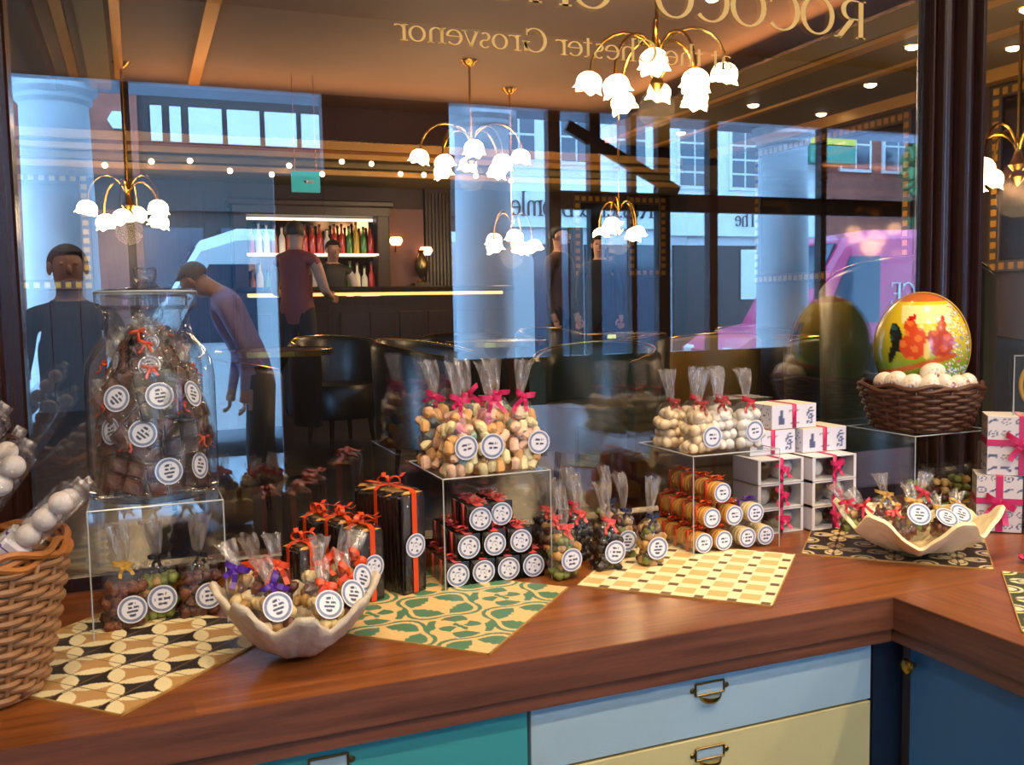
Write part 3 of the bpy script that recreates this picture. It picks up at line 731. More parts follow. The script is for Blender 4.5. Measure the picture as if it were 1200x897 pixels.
for x, y in ((1.15, 4.75), (3.3, 4.05), (-.35, 4.5), (2.5, 5.5)):
    cafe_table('round dark table with a brass rim among the tub chairs', (x, y, FZ), .33)

# ================================================================== the street behind the photographer
wallbox('pavement', -16, 30, -7.0, YF-.1, -.14, -.02, 'pavement')
wallbox('road', -16, 30, -14.2, -7.0, -.2, -.12, 'asphalt')
wallbox('pavement.001', -16, 30, -16.5, -12.0, -.15, -.04, 'pavement')
wallbox('arcade_beam', -16, 30, -5.62, -5.08, 3.06, 3.28, 'arcade_grey')
for x in (-4.9, -1.58, 1.72, 4.87, 8.1):
    t = thing('arcade_column', 'smooth round white column of the street arcade', 'column', street(x, 6.5, -.02), group='columns of the street arcade')
    obj('shaft', MB().lathe([(.262, .12), (.252, .5), (.248, 1.8), (.232, 2.9)], 40), 'column_white', t, True, 30)
    obj('base', MB().lathe([(.33, 0), (.33, .06), (.30, .09), (.27, .12)], 32), 'column_white', t)
    obj('capital', MB().lathe([(.232, 2.9), (.26, 2.93), (.26, 2.96), (.3, 3.0), (.3, 3.08)], 32), 'column_white', t)
def facade_windows(t, rects, yf, frame='white_render', bars=(2, 3)):
    for x0, x1, z0, z1 in rects:
        w_ = obj('window', rail(((x0+x1)/2, yf, (z0+z1)/2), (x1-x0, .06, z1-z0)), frame, t)
        nx, nz = bars; px, pz = (x1-x0-.08)/nx, (z1-z0-.08)/nz
        for i in range(nx):
            for j in range(nz):
                obj('pane', rail((x0+.04+(i+.5)*px, yf+.03, z0+.04+(j+.5)*pz), (px-.04, .02, pz-.04)), 'window_pane_dark', w_)
FY = 2*GY-14
def building(name, label, x0, x1, h, m, cat='building'):
    t = thing(name, label, cat, ((x0+x1)/2, FY-2, -.04)); cx = (x0+x1)/2
    obj('wall', rail((0, 0, h/2), (x1-x0, 4, h)), m, t)
    rb = MB().add([(-(x1-x0)/2, 2.2, h), ((x1-x0)/2, 2.2, h), ((x1-x0)/2, -2.2, h), (-(x1-x0)/2, -2.2, h), (-(x1-x0)/2, 0, h+1.8), ((x1-x0)/2, 0, h+1.8)],
                  [(0, 1, 5, 4), (2, 3, 4, 5), (0, 4, 3), (1, 2, 5), (0, 3, 2, 1)])
    obj('roof', rb, 'roof_slate', t)
    return t, cx
# timber-framed building with white panels
t, cx = building('timber_building', 'black timber-framed building with white infill panels across the street', -4.2, 4.3, 7.2, 'timber_black')
for z0, z1 in ((3.98, 4.5), (4.75, 5.5), (5.8, 6.6)):
    for x, wd in [(-.77, .16), (-.50, .16)]+[(-.23+k*.56, .48) for k in range(8)]:
        obj('infill_panel', rail((x+wd/2-cx, 2.03, (z0+z1)/2), (wd, .06, z1-z0)), 'white_render', t)
obj('brick_bay', rail((-2.55-cx, 2.04, 3.6), (3.2, .1, 7.1)), 'brick_red', t)
ab = MB().lathe([(0, 0), (.14, 0), (.14, .06), (0, .06)], 6); obj('alarm_box', ab, 'white_render', t, loc=(-1.22-cx, 2.09, 4.24), rot=(-PI/2, 0, 0))
obj('shop_fascia', rail((.8, 2.05, 3.2), (6.6, .1, .5)), 'timber_black', t)
for k in range(4): obj('shop_window', rail((-3.1+k*2.06, 2.03, 1.5), (1.8, .06, 2.4)), 'window_pane_dark', t)
# shoe shop
t, cx = building('shoe_shop', 'pale shop building with black script name on a white fascia', 4.4, 8.0, 6.4, 'white_render')
obj('fascia', rail((0, 2.06, 3.1), (3.5, .14, .62)), 'fascia_cream', t)
lettering('Russell & Bromley', (1.55, 2.14, 2.98), .42, 3.0, t, 'fascia_ink', .05)
obj('shop_window', rail((-.9, 2.04, 1.4), (1.5, .08, 2.2)), 'window_pane_dark', t)
obj('shop_window', rail((.95, 2.04, 1.4), (1.5, .08, 2.2)), 'window_pane_dark', t)
obj('pilaster', rail((0, 2.06, 1.4), (.25, .1, 2.8)), 'shopfront_dark', t)
facade_windows(t, [(-1.4, -.7, 3.9, 5.3), (-.3, .4, 3.9, 5.3), (.8, 1.5, 3.9, 5.3)], 2.02)
# white building with sash windows
t, cx = building('sash_window_building', 'white rendered building with tall sash windows and a cream fascia', 8.05, 11.6, 6.6, 'white_render')
obj('fascia', rail((0, 2.06, 2.95), (3.4, .14, .55)), 'fascia_cream', t)
lettering('The', (.2, 2.14, 2.86), .32, .5, t, 'fascia_ink', .05)
obj('shop_window', rail((-.3, 2.04, 1.35), (2.6, .08, 2.3)), 'shopfront_dark', t)
obj('poster', rail((.12, 2.10, 1.95), (.5, .02, .95)), 'poster', t)
facade_windows(t, [(-1.5, -.75, 3.55, 4.7), (-.35, .35, 3.55, 4.7), (.75, 1.45, 3.55, 4.7)], 2.02, bars=(2, 4))
t, cx = building('brick_building', 'red brick building with pale windows behind the pink van', 11.7, 18.5, 6.8, 'brick_red')
facade_windows(t, [(-3.0+k*1.1, -2.2+k*1.1, 4.0, 5.1) for k in range(6)], 2.02, bars=(2, 2))
obj('shop_window', rail((0, 2.04, 1.4), (6.0, .08, 2.3)), 'window_pane_dark', t)
aw = thing('shop_sign', 'projecting yellow and green box sign on a brick building', 'sign', (11.55, FY+.35, 4.12))
obj('upper_panel', rail((0, 0, .36), (1.1, .3, .2), bev=.01), 'sign_yellow', aw)
obj('lower_panel', rail((0, 0, .08), (1.1, .28, .34), bev=.01), 'sign_green', aw)
tr = thing('street_tree', 'small leafy tree on the far pavement', 'tree', (13.6, FY+1.4, -.04))
obj('trunk', MB().tube([(0, 0, 0), (.05, 0, 1.5), (0, .05, 3.0)], [.12, .09, .05], 8), 'wicker_dark', tr)
cr = MB()
for k in range(420):
    a, q = 6.283*hsh(k, 1), hsh(k, 2)**.5*.95; zz = 3.7+1.5*(hsh(k, 3)-.5)
    cr.box((q*cos(a)*(1-.5*abs(zz-3.7)), q*sin(a), zz), (.20, .16, .03), rot=Euler((hsh(k, 4)*3, hsh(k, 5)*3, a)).to_matrix())
obj('crown', cr, 'leaf_green', tr)['kind'] = 'stuff'

def van(label, c, rz, m, L=4.9, H=2.15, text=None, group=None):
    """nose towards local -x, near side at local +y"""
    t = thing('van', label, 'van', c, rz, group); W = 1.85
    side = [(-L/2, .35), (-L/2, .85), (-L/2+.25, 1.02), (-L/2+.95, 1.18), (-L/2+1.55, H-.12), (-L/2+1.9, H), (L/2-.12, H), (L/2, H-.2), (L/2, .35)]
    rings = []
    for y, k in ((-W/2, .94), (-W/2+.1, 1), (W/2-.1, 1), (W/2, .94)):
        rings.append([(x, y, .35+(z-.35)*(k if z > 1.3 else 1)) for x, z in side])
    obj('body', MB().loft(rings), m, t)
    obj('windscreen', MB().loft([[(-L/2+1.0, y, 1.22), (-L/2+1.03, y, 1.19), (-L/2+1.53, y, H-.2), (-L/2+1.49, y, H-.16)] for y in (-W/2+.16, W/2-.16)]), 'van_glass', t)
    for s in (-1, 1):
        obj('side_window', MB().loft([[(-L/2+1.25, y, 1.2), (-L/2+2.05, y, 1.2), (-L/2+2.05, y, H-.35), (-L/2+1.62, y, H-.35)] for y in (s*(W/2-.02), s*(W/2+.012))]), 'van_glass', t)
        obj('door_mirror', rail((-L/2+1.2, s*(W/2+.1), 1.25), (.1, .16, .26), bev=.03), 'tyre', t)
        obj('headlamp', rail((-L/2+.03, s*.68, .8), (.1, .3, .2), bev=.04), 'poster', t)
        for x in (-L/2+.85, L/2-.95):
            w_ = obj('wheel', MB().lathe([(0, -.1), (.3, -.1), (.34, -.06), (.34, .06), (.3, .1), (0, .1)], 24), 'tyre', t, True, 40, loc=(x, s*(W/2-.06), .34), rot=(PI/2, 0, 0))
            obj('hub', MB().lathe([(0, -.115), (.19, -.11), (.19, .11), (0, .115)], 16), 'arcade_grey', w_)
    obj('bumper', rail((-L/2-.02, 0, .48), (.14, W*.98, .24), bev=.05), 'tyre', t)
    obj('number_plate', rail((-L/2-.095, 0, .5), (.015, .5, .11)), 'poster', t)
    if text:
        obj('graphic_panel', rail((.95, W/2+.006, 1.12), (1.9, .012, .42)), 'van_purple', t)
        lettering(text, (1.05, W/2+.014, 1.42), .30, 1.05, t, 'poster', .03)
    return t
van('white panel van parked on the road beyond the arcade', street(.45, 9.2, -.12), 0, 'white_van', 5.0, 2.3)
van('pink panel van with purple side graphics parked on the road', street(8.35, 9.4, -.12), .2, 'pink_van', 4.4, 2.42, 'CHOICE')
bo = thing('bollard', 'slim dark street bollard outside the shop front', 'bollard', street(-.02, 6.1, -.02))
obj('post', MB().lathe([(.05, 0), (.04, .1), (.035, .95), (.05, 1.0), (.0, 1.06)], 16), 'timber_black', bo, True)

# ================================================================== goods on the worktop
ZT = .9
def bow_mb(s, wd, v=0):
    b = MB()
    for sx in (-1, 1):
        q = s*(.75+.5*hsh(v, sx, 3)); up_ = (.1+.5*hsh(v, sx, 4))*(1 if hsh(v, sx, 6) > .3 else -.6)
        pts = [(sx*q*(.5-.5*cos(a)), -.004-.34*s*sin(a), up_*q*(.5-.5*cos(a))) for a in [2*PI*k/12 for k in range(13)]]
        b.strip(pts, wd*.9, (.15*sx, 0, 1))
        l = s*(.7+.7*hsh(v, sx, 5)); o_ = .3+.6*hsh(v, sx, 7)
        b.strip([(0, -.003, 0), (sx*.35*o_*s, -.010, -.35*l), (sx*.8*o_*s, -.007, -.85*l), (sx*o_*s, -.013, -1.25*l)], wd*.85, (1, .2, .3*sx))
    b.ball((0, -.005, 0), (wd*.45, wd*.35, wd*.45), 8, 6)
    return b
BV = [0]
def bow(parent, loc, s, wd, m, rot=(0, 0, 0)):
    BV[0] += 1; v = BV[0] % 6
    return link('bow', cached(('bow', s, wd, v), lambda: bow_mb(s, wd, v), True, 40), m, parent, loc, rot)
def label_mesh(kind):
    if ('label', kind) in CACHE: return CACHE['label', kind]
    b = MB(); nr, na = 16, 44; vs = [(0, -.0008, 0)]; fs = []
    for i in range(1, nr+1):
        for j in range(na):
            a = 2*PI*j/na; r = i/nr; vs.append((r*cos(a), -.0008 if i < nr else -.0006, r*sin(a)))
    for j in range(na):
        k = (j+1) % na; fs.append((0, 1+j, 1+k))
        for i in range(nr-1): fs.append((1+i*na+j, 1+(i+1)*na+j, 1+(i+1)*na+k, 1+i*na+k))
    o = len(vs); vs += [(cos(2*PI*j/na), 0, sin(2*PI*j/na)) for j in range(na)]
    for j in range(na):
        k = (j+1) % na; fs.append((1+(nr-1)*na+j, o+j, o+k, 1+(nr-1)*na+k))
    fs.append(tuple(o+j for j in range(na))[::-1])
    b.add(vs, fs); me = b.mesh('label')
    WH, RG, NV = lin('dfe2ee'), lin('6f7c9c'), lin('39435f')
    def fn(p):
        r = math.hypot(p.x, p.z); a = math.atan2(p.z, p.x)
        if r > .93: return WH
        if r > .74: return tuple(c*(1.35 if hsh(int((a+PI)*9), 3) > .6 and .78 < r < .89 else 1) for c in RG)
        if r > .66: return WH
        if kind == 'petal':
            k = abs(cos(2.5*a)); return (NV if .42 < r < .58 and k > .88 else (lin('8d98b4') if r < .30 and hsh(int((p.x+2)*9), int((p.z+2)*7)) > .5 else WH))
        n_ = {'three': (.34, 0, -.34), 'four': (.42, .14, -.14, -.42), 'two': (.2, -.15)}[kind]
        for q, z in enumerate(n_):
            if abs(p.z-z) < .085 and abs(p.x) < .52-abs(z)*.6 and hsh(int((p.x+2)*11), q, 7) > .22: return NV
        return WH
    paint(me, fn); CACHE['label', kind] = me
    return me
def disc(parent, loc, r, kind='three', rot=(0, 0, 0)):
    return link('label', label_mesh(kind), 'print', parent, loc, rot, (r, r, r))
def sup(a, e): c, s_ = cos(a), sin(a); return math.copysign(abs(c)**(2/e), c), math.copysign(abs(s_)**(2/e), s_)
def pouch_mb(w, d, h):
    b = MB(); rings = []; n = 28
    for i, (t, k, e) in enumerate(((0, .86, 4), (.02, .95, 4), (.15, 1, 4), (.4, 1.0, 3.6), (.68, .98, 3), (.82, .86, 2.6), (.91, .62, 2.2), (.96, .36, 2), (1, .17, 2))):
        ring = []
        for j in range(n):
            x, y = sup(2*PI*j/n, e); q = 1+(.05*(hsh(i, j, w*90)-.5) if 0 < i < 8 else 0)+(.10*sin(5*2*PI*j/n) if i > 4 else 0)
            ring.append((x*w/2*k*q, y*d/2*k*q, t*h))
        rings.append(ring)
    return b.loft(rings)
def fan_mb(w, h, f, seed):
    b = MB(); rings = []; n = 32
    for i in range(8):
        t = i/7; hw = w*(.085+.22*t**.7); th = .007+.004*t; ring = []
        lean = (hsh(seed, 5)-.5)*.35*f*t*t
        for j in range(n):
            a = 2*PI*j/n; x = hw*cos(a); y = th*sin(a)+.0055*(.3+t)*sin(9*x/w*2+seed*2+i*.25)
            ring.append((x+lean, y, h+f*t*(1-.10*(hsh(j if j < 16 else 32-j, seed) if i == 7 else 0))))
        rings.append(ring)
    return b.loft(rings, False)
def lump(kind):
    b = MB()
    if kind == 'jelly': return b.box((0, 0, 0), (.021, .013, .014), bev=.004)
    if kind == 'egg': return b.ball((0, 0, 0), (.0088, .0088, .0112), 12, 9, .22)
    b.ball((0, 0, 0), (.0085, .0075, .0075), 8, 6)
    b.v = [tuple(c*(1+.5*(hsh(i, kk, 2)-.5)) for kk, c in enumerate(v)) for i, v in enumerate(b.v)]
    return b
MIX = {'jelly': ['jelly_amber', 'jelly_peach', 'jelly_green', 'jelly_rose', 'jelly_lemon', 'jelly_amber', 'jelly_peach', 'jelly_amber', 'jelly_amber', 'jelly_peach', 'jelly_lemon', 'jelly_peach', 'jelly_lemon', 'jelly_blue'],
       'amber': ['jelly_amber', 'jelly_amber', 'jelly_peach', 'jelly_lemon', 'jelly_blue'],
       'egg': ['cream_egg'], 'white': ['white_egg'], 'cocoa': ['cocoa_nuts'], 'pistachio': ['pistachio', 'pistachio', 'gold_nut'],
       'gold': ['gold_nut', 'gold_nut', 'pistachio', 'milk_chocolate'], 'dark': ['slate_chocolate'], 'milk': ['milk_chocolate', 'cocoa_nuts'], 'nougat': ['pale_biscuit', 'cocoa_nuts', 'gold_nut']}
SEED = [0]
def bag(label, group, loc, w, d, h, fan, content, ribbon, lab=('three', .021, 0, .04), rz=0, rot=None, step=.0160, bs=.014, bw=.006, bowrot=0, bowturn=0, name='sweet_bag'):
    SEED[0] += 1; sd = SEED[0]
    t = thing(name, label, 'bag', loc, rz, group, rot)
    link('pouch', cached(('pouch', w, d, h), lambda: pouch_mb(w, d, h)), 'film', t)
    link('gathered_top', cached(('fan', w, h, fan, sd % 4), lambda: fan_mb(w, h, fan, sd % 4)), 'film_top', t)
    sh = {'jelly': 'jelly', 'amber': 'jelly', 'egg': 'egg', 'white': 'egg'}.get(content, 'lump')
    nx = max(3, round(w/step)); ny = max(2, round(d/step)); nz = int(h*.84/step)
    for k in range(nz):
        f = 1 if (k+1)*step < h*.74 else .70
        for i in range(nx):
            for j in range(ny):
                if 0 < i < nx-1 and 0 < j < ny-1 and k < nz-1: continue
                x = ((i/(nx-1)-.5)*(w-step*1.25)+(.22*step if k % 2 else -.22*step))*f; y = (j/(ny-1)-.5)*(d-step*1.1)*f
                q = hsh(i+sd, j, k)
                m_ = MIX[content][int(hsh(i, j+sd, k*1.3)*len(MIX[content]))]
                link('sweet', cached(('piece', sh), lambda: lump(sh), True, 50), m_, t,
                     (x+.004*(q-.5), y+.003*(hsh(k, i, j)-.5), step*.55+k*step+.008*(hsh(j, k, i+sd)-.5)),
                     (3*q, 2*hsh(q, 1), 5*hsh(q, 2)), [step/.0165*(1.08+.2*hsh(q, 8))]*3)
    if ribbon:
        r = .09*w+.0025
        tie = link('tie', cached(('tie', w), lambda: MB().lathe([(r, -.003), (r+.0015, 0), (r, .003), (r-.001, 0)], 16, cap=False)), ribbon, t, (0, 0, h))
        bow(t, (0, -.1*w-.002, h), bs, bw, ribbon, (0, bowrot, bowturn))
    if lab: disc(t, (lab[2], -d/2-.0048, lab[3]), lab[1], lab[0], (0, hsh(sd, 9)*.3-.15, 0))
    return t

# ---------------------------------------------------------------- clear acrylic risers
def riser(label, x0, x1, y0, y1, h, group='clear acrylic risers', rz=0):
    t = thing('acrylic_riser', label, 'display stand', ((x0+x1)/2, (y0+y1)/2, ZT), rz, group)
    W, D, k = x1-x0, y1-y0, .004
    obj('top_panel', rail((0, 0, h-k/2), (W, D, k)), 'acrylic', t)
    for s_ in (-1, 1): obj('side_panel', rail((s_*(W/2-k/2), 0, (h-k)/2), (k, D, h-k)), 'acrylic', t)
    e = MB()
    for a, b_ in (((-W/2, -D/2, h), (W/2, -D/2, h)), ((-W/2, -D/2, h), (-W/2, D/2, h)), ((W/2, -D/2, h), (W/2, D/2, h)), ((-W/2, D/2, h), (W/2, D/2, h)),
                  ((-W/2, -D/2, 0), (-W/2, -D/2, h)), ((W/2, -D/2, 0), (W/2, -D/2, h))):
        e.tube([a, b_], .0011, 4)
    obj('polished_edges', e, 'acrylic_edge', t)
    return t
HR = .19
riser('clear acrylic riser under the big glass jar', -1.172, -.986, .322, .52, HR)
riser('clear acrylic riser carrying the bags of jelly sweets', -.640, -.447, .325, .53, HR)
riser('clear acrylic riser carrying the bags of little eggs', -.157, .036, .33, .53, HR)
riser('clear acrylic riser under the dark basket of painted eggs', .375, .59, .33, .53, HR)

# ---------------------------------------------------------------- big glass jar with packets
jar = thing('glass_jar', 'big apothecary glass jar packed with wrapped chocolates on an acrylic riser', 'jar', (-1.078, .42, ZT+HR+.001))
JB = [(.001, .004), (.080, .004), (.090, .006), (.094, .014), (.095, .04), (.095, .18), (.092, .205), (.082, .226), (.068, .242), (.063, .258), (.062, .278), (.066, .286)]
obj('body', MB().lathe(JB, 56, cap=False), 'jar_glass', jar, True, 60)
obj('base', MB().lathe([(.001, 0), (.085, 0), (.093, .004), (.094, .012), (.080, .009), (.001, .009)], 56, cap=False), 'jar_glass', jar, True, 40)
ld = obj('lid', MB().lathe([(.001, .286), (.066, .286), (.074, .292), (.0745, .312), (.068, .316), (.03, .318), (.02, .321), (.014, .328), (.017, .338), (.018, .346), (.014, .350), (.001, .350)], 48, cap=False), 'lid_glass', jar, True, 35)
obj('lid_rim', MB().lathe([(.0735, .3135), (.0752, .3125), (.0745, .3105)], 48, cap=False), 'acrylic_edge', ld, True)
obj('stopper', MB().lathe([(.0, .262), (.016, .264), (.022, .27), (.024, .286)], 24), 'jar_glass', ld, True)
def packet(label, loc, rot, m='milk_chocolate', lab='four', rib='orange_ribbon', s=1.0, lk=1, bowed=True):
    t = thing('chocolate_packet', label, 'packet', loc, 0, 'wrapped chocolates in the glass jar', rot)
    W, H, D = .058*s, .072*s, .010
    def slab():
        b = MB()
        for i in range(2):
            for j in range(3): b.box(((i-.5)*.027, 0, .013+j*.0235), (.026, .009, .0225), bev=.003)
        return b
    link('chocolate_bar', cached('bar', slab), m, t, scale=(s, 1, s))
    link('wrapper', cached('wrap', lambda: pouch_mb(.064, .013, .084)), 'film', t, scale=(s, 1, s))
    link('twisted_end', cached('twend', lambda: fan_mb(.06, .082, .03, 2)), 'film_top', t, scale=(s, 1, s))
    if lk: disc(t, (.004, -.0075, .034*s), .0185*s, lab)
    if bowed: link('bow', cached(('bow', .011, .0045), lambda: bow_mb(.011, .0045), True), rib, t, (0, -.005, .074*s))
    return t
PK = []   # angle on the jar (front = 270), height of the packet's middle, tilt, size
for row, (zc, n_, off) in enumerate(((.052, 9, 0), (.105, 9, 20), (.158, 8, 5), (.200, 6, 25), (.232, 3, 30))):
    for q in range(n_): PK.append((off+q*360/n_, zc+.012*(hsh(q, row)-.5), 1.5*(hsh(q, row, 2)-.5)*(1 if row else .4), 1.08 if row < 3 else (.85 if row == 3 else .6)))
for i, (a, z, tl, s_) in enumerate(PK):
    A = math.radians(a); r = (.074, .073, .066, .046, .026)[0 if z < .085 else 1 if z < .13 else 2 if z < .18 else 3 if z < .22 else 4]
    Rm = Matrix.Rotation(A+PI/2, 3, 'Z') @ Matrix.Rotation(tl, 3, 'Y') @ Matrix.Rotation(-.12 if z < .13 else -.3, 3, 'X')
    p = Vector((-1.078+r*cos(A), .42+r*sin(A), ZT+HR+.004+z)) - Rm @ Vector((0, 0, .040*s_))
    front = 200 < a % 360 < 340
    packet('cellophane packet of milk chocolate with orange ribbon inside the glass jar', p, Rm.to_euler(), 'milk_chocolate' if i % 4 else 'slate_chocolate', s=s_, lk=front and i % 5 != 1, bowed=i % 2 == 0)

# ---------------------------------------------------------------- pale wicker basket of white chocolate sticks
def weave(prof, rows, stakes, r, amp):
    """strands woven in and out of upright stakes; prof(t) -> radius, height"""
    b = MB(); n = stakes*4
    for i in range(rows):
        R0, z = prof((i+.5)/rows); pts = []
        for j in range(n):
            a = 2*PI*j/n; q = R0+amp*sin(a*stakes/2*1.0+PI*(i % 2))
            pts.append((q*cos(a), q*sin(a), z))
        b.tube(pts, r, 6, closed=True)
    return b
def basket(name, label, loc, prof, rows, stakes, r, amp, m, mrim, rim, group=None, oval=1):
    t = thing(name, label, 'basket', loc); t.scale = (1, oval, 1)
    wv = obj('weave', weave(prof, rows, stakes, r, amp), m, t, True); wv['kind'] = 'stuff'
    for k in range(stakes):
        a = 2*PI*(k+.5)/stakes
        link('stake', cached(('stake', label), lambda: MB().tube([(prof(q/8)[0], 0, prof(q/8)[1]) for q in range(9)], r*.8, 6)), m, t, rot=(0, 0, a))
    R0, z0 = prof(0); obj('base', MB().lathe([(0, 0), (R0, 0), (R0, .006), (0, .006)], 40), m, t)
    R1, z1 = prof(1)
    for k in range(rim):
        pts = [((R1+.004*cos(6*a+k*2.1))*cos(a), (R1+.004*cos(6*a+k*2.1))*sin(a), z1+.002+.006*k+.004*sin(9*a+k*2.1)) for a in [2*PI*j/72 for j in range(72)]]
        obj('rim_coil', MB().tube(pts, .0048, 6, closed=True), mrim, t, True)
    return t
basket('wicker_basket', 'tall pale woven wicker basket standing on the capsule tile', (-1.302, .18, ZT+.0025), lambda t: (.076+.036*t**.8, .004+.168*t), 17, 22, .0045, .0042, 'wicker_light', 'wicker_rim', 3)
def ball_stick(loc, rot):
    t = thing('chocolate_ball_stick', 'clear stick of white chocolate balls with purple print in the pale basket', 'packet', loc, 0, 'chocolate ball sticks in the pale basket', rot)
    for k in range(3):
        link('chocolate_ball', cached('cball', lambda: MB().ball((0, 0, 0), .0140, 16, 12)), 'white_ball', t, (0, 0, .092+k*.0265))
    obj('paper_sleeve', MB().box((0, 0, .040), (.034, .030, .080), bev=.004), 'paper_white', t)
    obj('printed_band', MB().box((0, 0, .068), (.0346, .0306, .007), bev=.003), 'purple_ribbon', t)
    obj('printed_panel', MB().box((0, 0, .042), (.0344, .0304, .030), bev=.003), 'pale_blue_paint', t)
    link('wrapper', cached('stickwrap', lambda: MB().box((0, 0, .085), (.036, .033, .168), bev=.008)), 'film', t)
    link('sealed_end', cached('stickend', lambda: MB().box((0, 0, .175), (.016, .003, .014))), 'film_top', t)
for loc, rot in (((-1.302, .195, 1.046), (.0, .93, .05)), ((-1.290, .122, 1.046), (.10, .80, -.05)), ((-1.322, .140, 1.075), (.15, .62, .05)), ((-1.335, .215, 1.075), (-.1, .62, .3)), ((-1.352, .115, 1.135), (.2, .72, .0)), ((-1.375, .17, 1.07), (.2, .25, .0))):
    ball_stick(loc, rot)

# ---------------------------------------------------------------- bags under the jar
B1 = 'bags under the jar riser'
bag('bag of cocoa-dusted nuts with a gold ribbon under the jar riser', B1, (-1.130, .375, ZT+TH), .062, .045, .095, .062, 'cocoa', 'gold_ribbon', ('four', .021, .008, .03), .1)
bag('bag of green pistachio sweets with a dark ribbon under the jar riser', B1, (-1.082, .40, ZT+TH), .056, .042, .095, .058, 'pistachio', 'black_ribbon', ('three', .0215, .004, .033), .05)
bag('bag of milk chocolate nuts with a black ribbon under the jar riser', B1, (-1.022, .39, ZT+TH), .060, .045, .095, .062, 'milk', 'black_ribbon', ('three', .0205, .010, .032), .1)

# ---------------------------------------------------------------- giant clam shells
def clam(label, loc, a, b, H, amp, k, rz, m, ph, tilt=(0, 0)):
    mb = MB(); na, nr = 120, 22; rings = []
    def P(rho, phi, off):
        w_ = .35+.65*max(0, .5-.5*sin(phi))                     # folds grow towards the open edge, the hinge side is plain
        fold = cos(k*phi+ph)*w_
        R_ = 1+.10*fold*rho**2
        x = a*rho*R_*cos(phi); y = b*rho*R_*sin(phi)
        z = H*rho**2.1*(1+.18*cos(phi*2))+amp*rho**2.2*fold+.0014*sin(rho*46)*rho+.0016*rho*sin(k*4*phi)
        d = max(.15, 1-.8*rho)
        return Vector((x*(1-off*rho*.9/a*1.0), y*(1-off*rho*.9/b), z+off*(1 if rho < .6 else .55)))
    th = .0075
    outer = [[P(max(i/nr, .02), 2*PI*j/na, 0) for j in range(na)] for i in range(nr+1)]
    inner = [[P(max(i/nr, .02), 2*PI*j/na, th) for j in range(na)] for i in range(nr, -1, -1)]
    lip = [[(outer[-1][j]+inner[0][j])/2+Vector((0, 0, .003)) for j in range(na)]]
    mb.loft(outer+lip+inner)
    o = obj('clam_shell', mb, m, None, True, 70, loc=loc, rot=(tilt[0], tilt[1], rz)); tag(o, label, 'shell')
    return o
clam('grey-white giant clam shell bowl heaped with ribboned bags', (-.912, .150, ZT+.001), .108, .100, .078, .015, 8, 0, 'clam_shell', .4, (0, .05))
clam('cream giant clam shell bowl on the dark leaf tile', (.228, .180, ZT+TH+.001), .138, .112, .062, .024, 6, -.62, 'clam_shell_cream', .6)
S1 = 'bags heaped in the grey clam shell'
L1 = 'nougat bag with orange ribbon heaped in the grey clam shell'
for x, y, z, rx, ry, rz, rib, cont, lb in (
        (-.938, .108, .950, -.40, -.08, .10, 'purple_ribbon', 'nougat', 1), (-.880, .100, .944, -.55, .18, .1, 'orange_ribbon', 'nougat', 1),
        (-.850, .118, .950, -.50, .35, .30, 'orange_ribbon', 'gold', 1), (-.836, .142, .966, -.35, .45, .5, 'orange_ribbon', 'nougat', 1),
        (-.968, .155, .968, -.25, -.30, -.2, 'purple_ribbon', 'nougat', 0), (-.932, .170, .965, -.1, .02, .1, 'orange_ribbon', 'milk', 0),
        (-.885, .155, .960, -.3, .30, .2, 'orange_ribbon', 'nougat', 0), (-.855, .195, .965, .05, .3, -.3, 'orange_ribbon', 'nougat', 0), (-.955, .20, .965, .1, -.1, .3, 'orange_ribbon', 'nougat', 0)):
    bag('nougat bag with a purple ribbon heaped in the grey clam shell' if rib[0] == 'p' else L1, S1, (x, y, z), .048, .034, .060, .042, cont, rib,
        ('four', .0195, .0, .030) if lb else None, rot=(rx, ry, rz), step=.0150, bs=.017, bw=.0085, bowrot=(hsh(x, y)-.5)*1.6)
S2 = 'small bags heaped in the cream clam shell'
for x, y, z, rx, ry, rz, rib, cont, lb in (
        (.212, .160, .950, -.55, .0, -.45, 'gold_ribbon', 'gold', 1), (.262, .145, .940, -.9, .2, -.4, 'gold_ribbon', 'milk', 1), (.302, .158, .942, -.85, .35, -.5, 'gold_ribbon', 'gold', 1),
        (.158, .20, .946, -.4, -.5, -.4, 'red_ribbon', 'milk', 0), (.135, .232, .948, -.2, -.4, -.3, 'red_ribbon', 'gold', 0), (.20, .222, .956, -.1, -.1, -.5, 'gold_ribbon', 'gold', 0),
        (.252, .208, .958, -.3, .3, -.5, 'red_ribbon', 'milk', 0), (.19, .16, .94, -.9, -.3, -.3, 'coral_ribbon', 'milk', 0)):
    bag('small bag with a red ribbon heaped in the cream clam shell' if rib[0] in 'rc' else 'small gold-tied bag heaped in the cream clam shell', S2, (x, y, z), .046, .032, .052, .040, cont, rib,
        ('four', .021, 0, .024) if lb else None, rot=(rx, ry, rz), step=.0155, bs=.016, bw=.006)

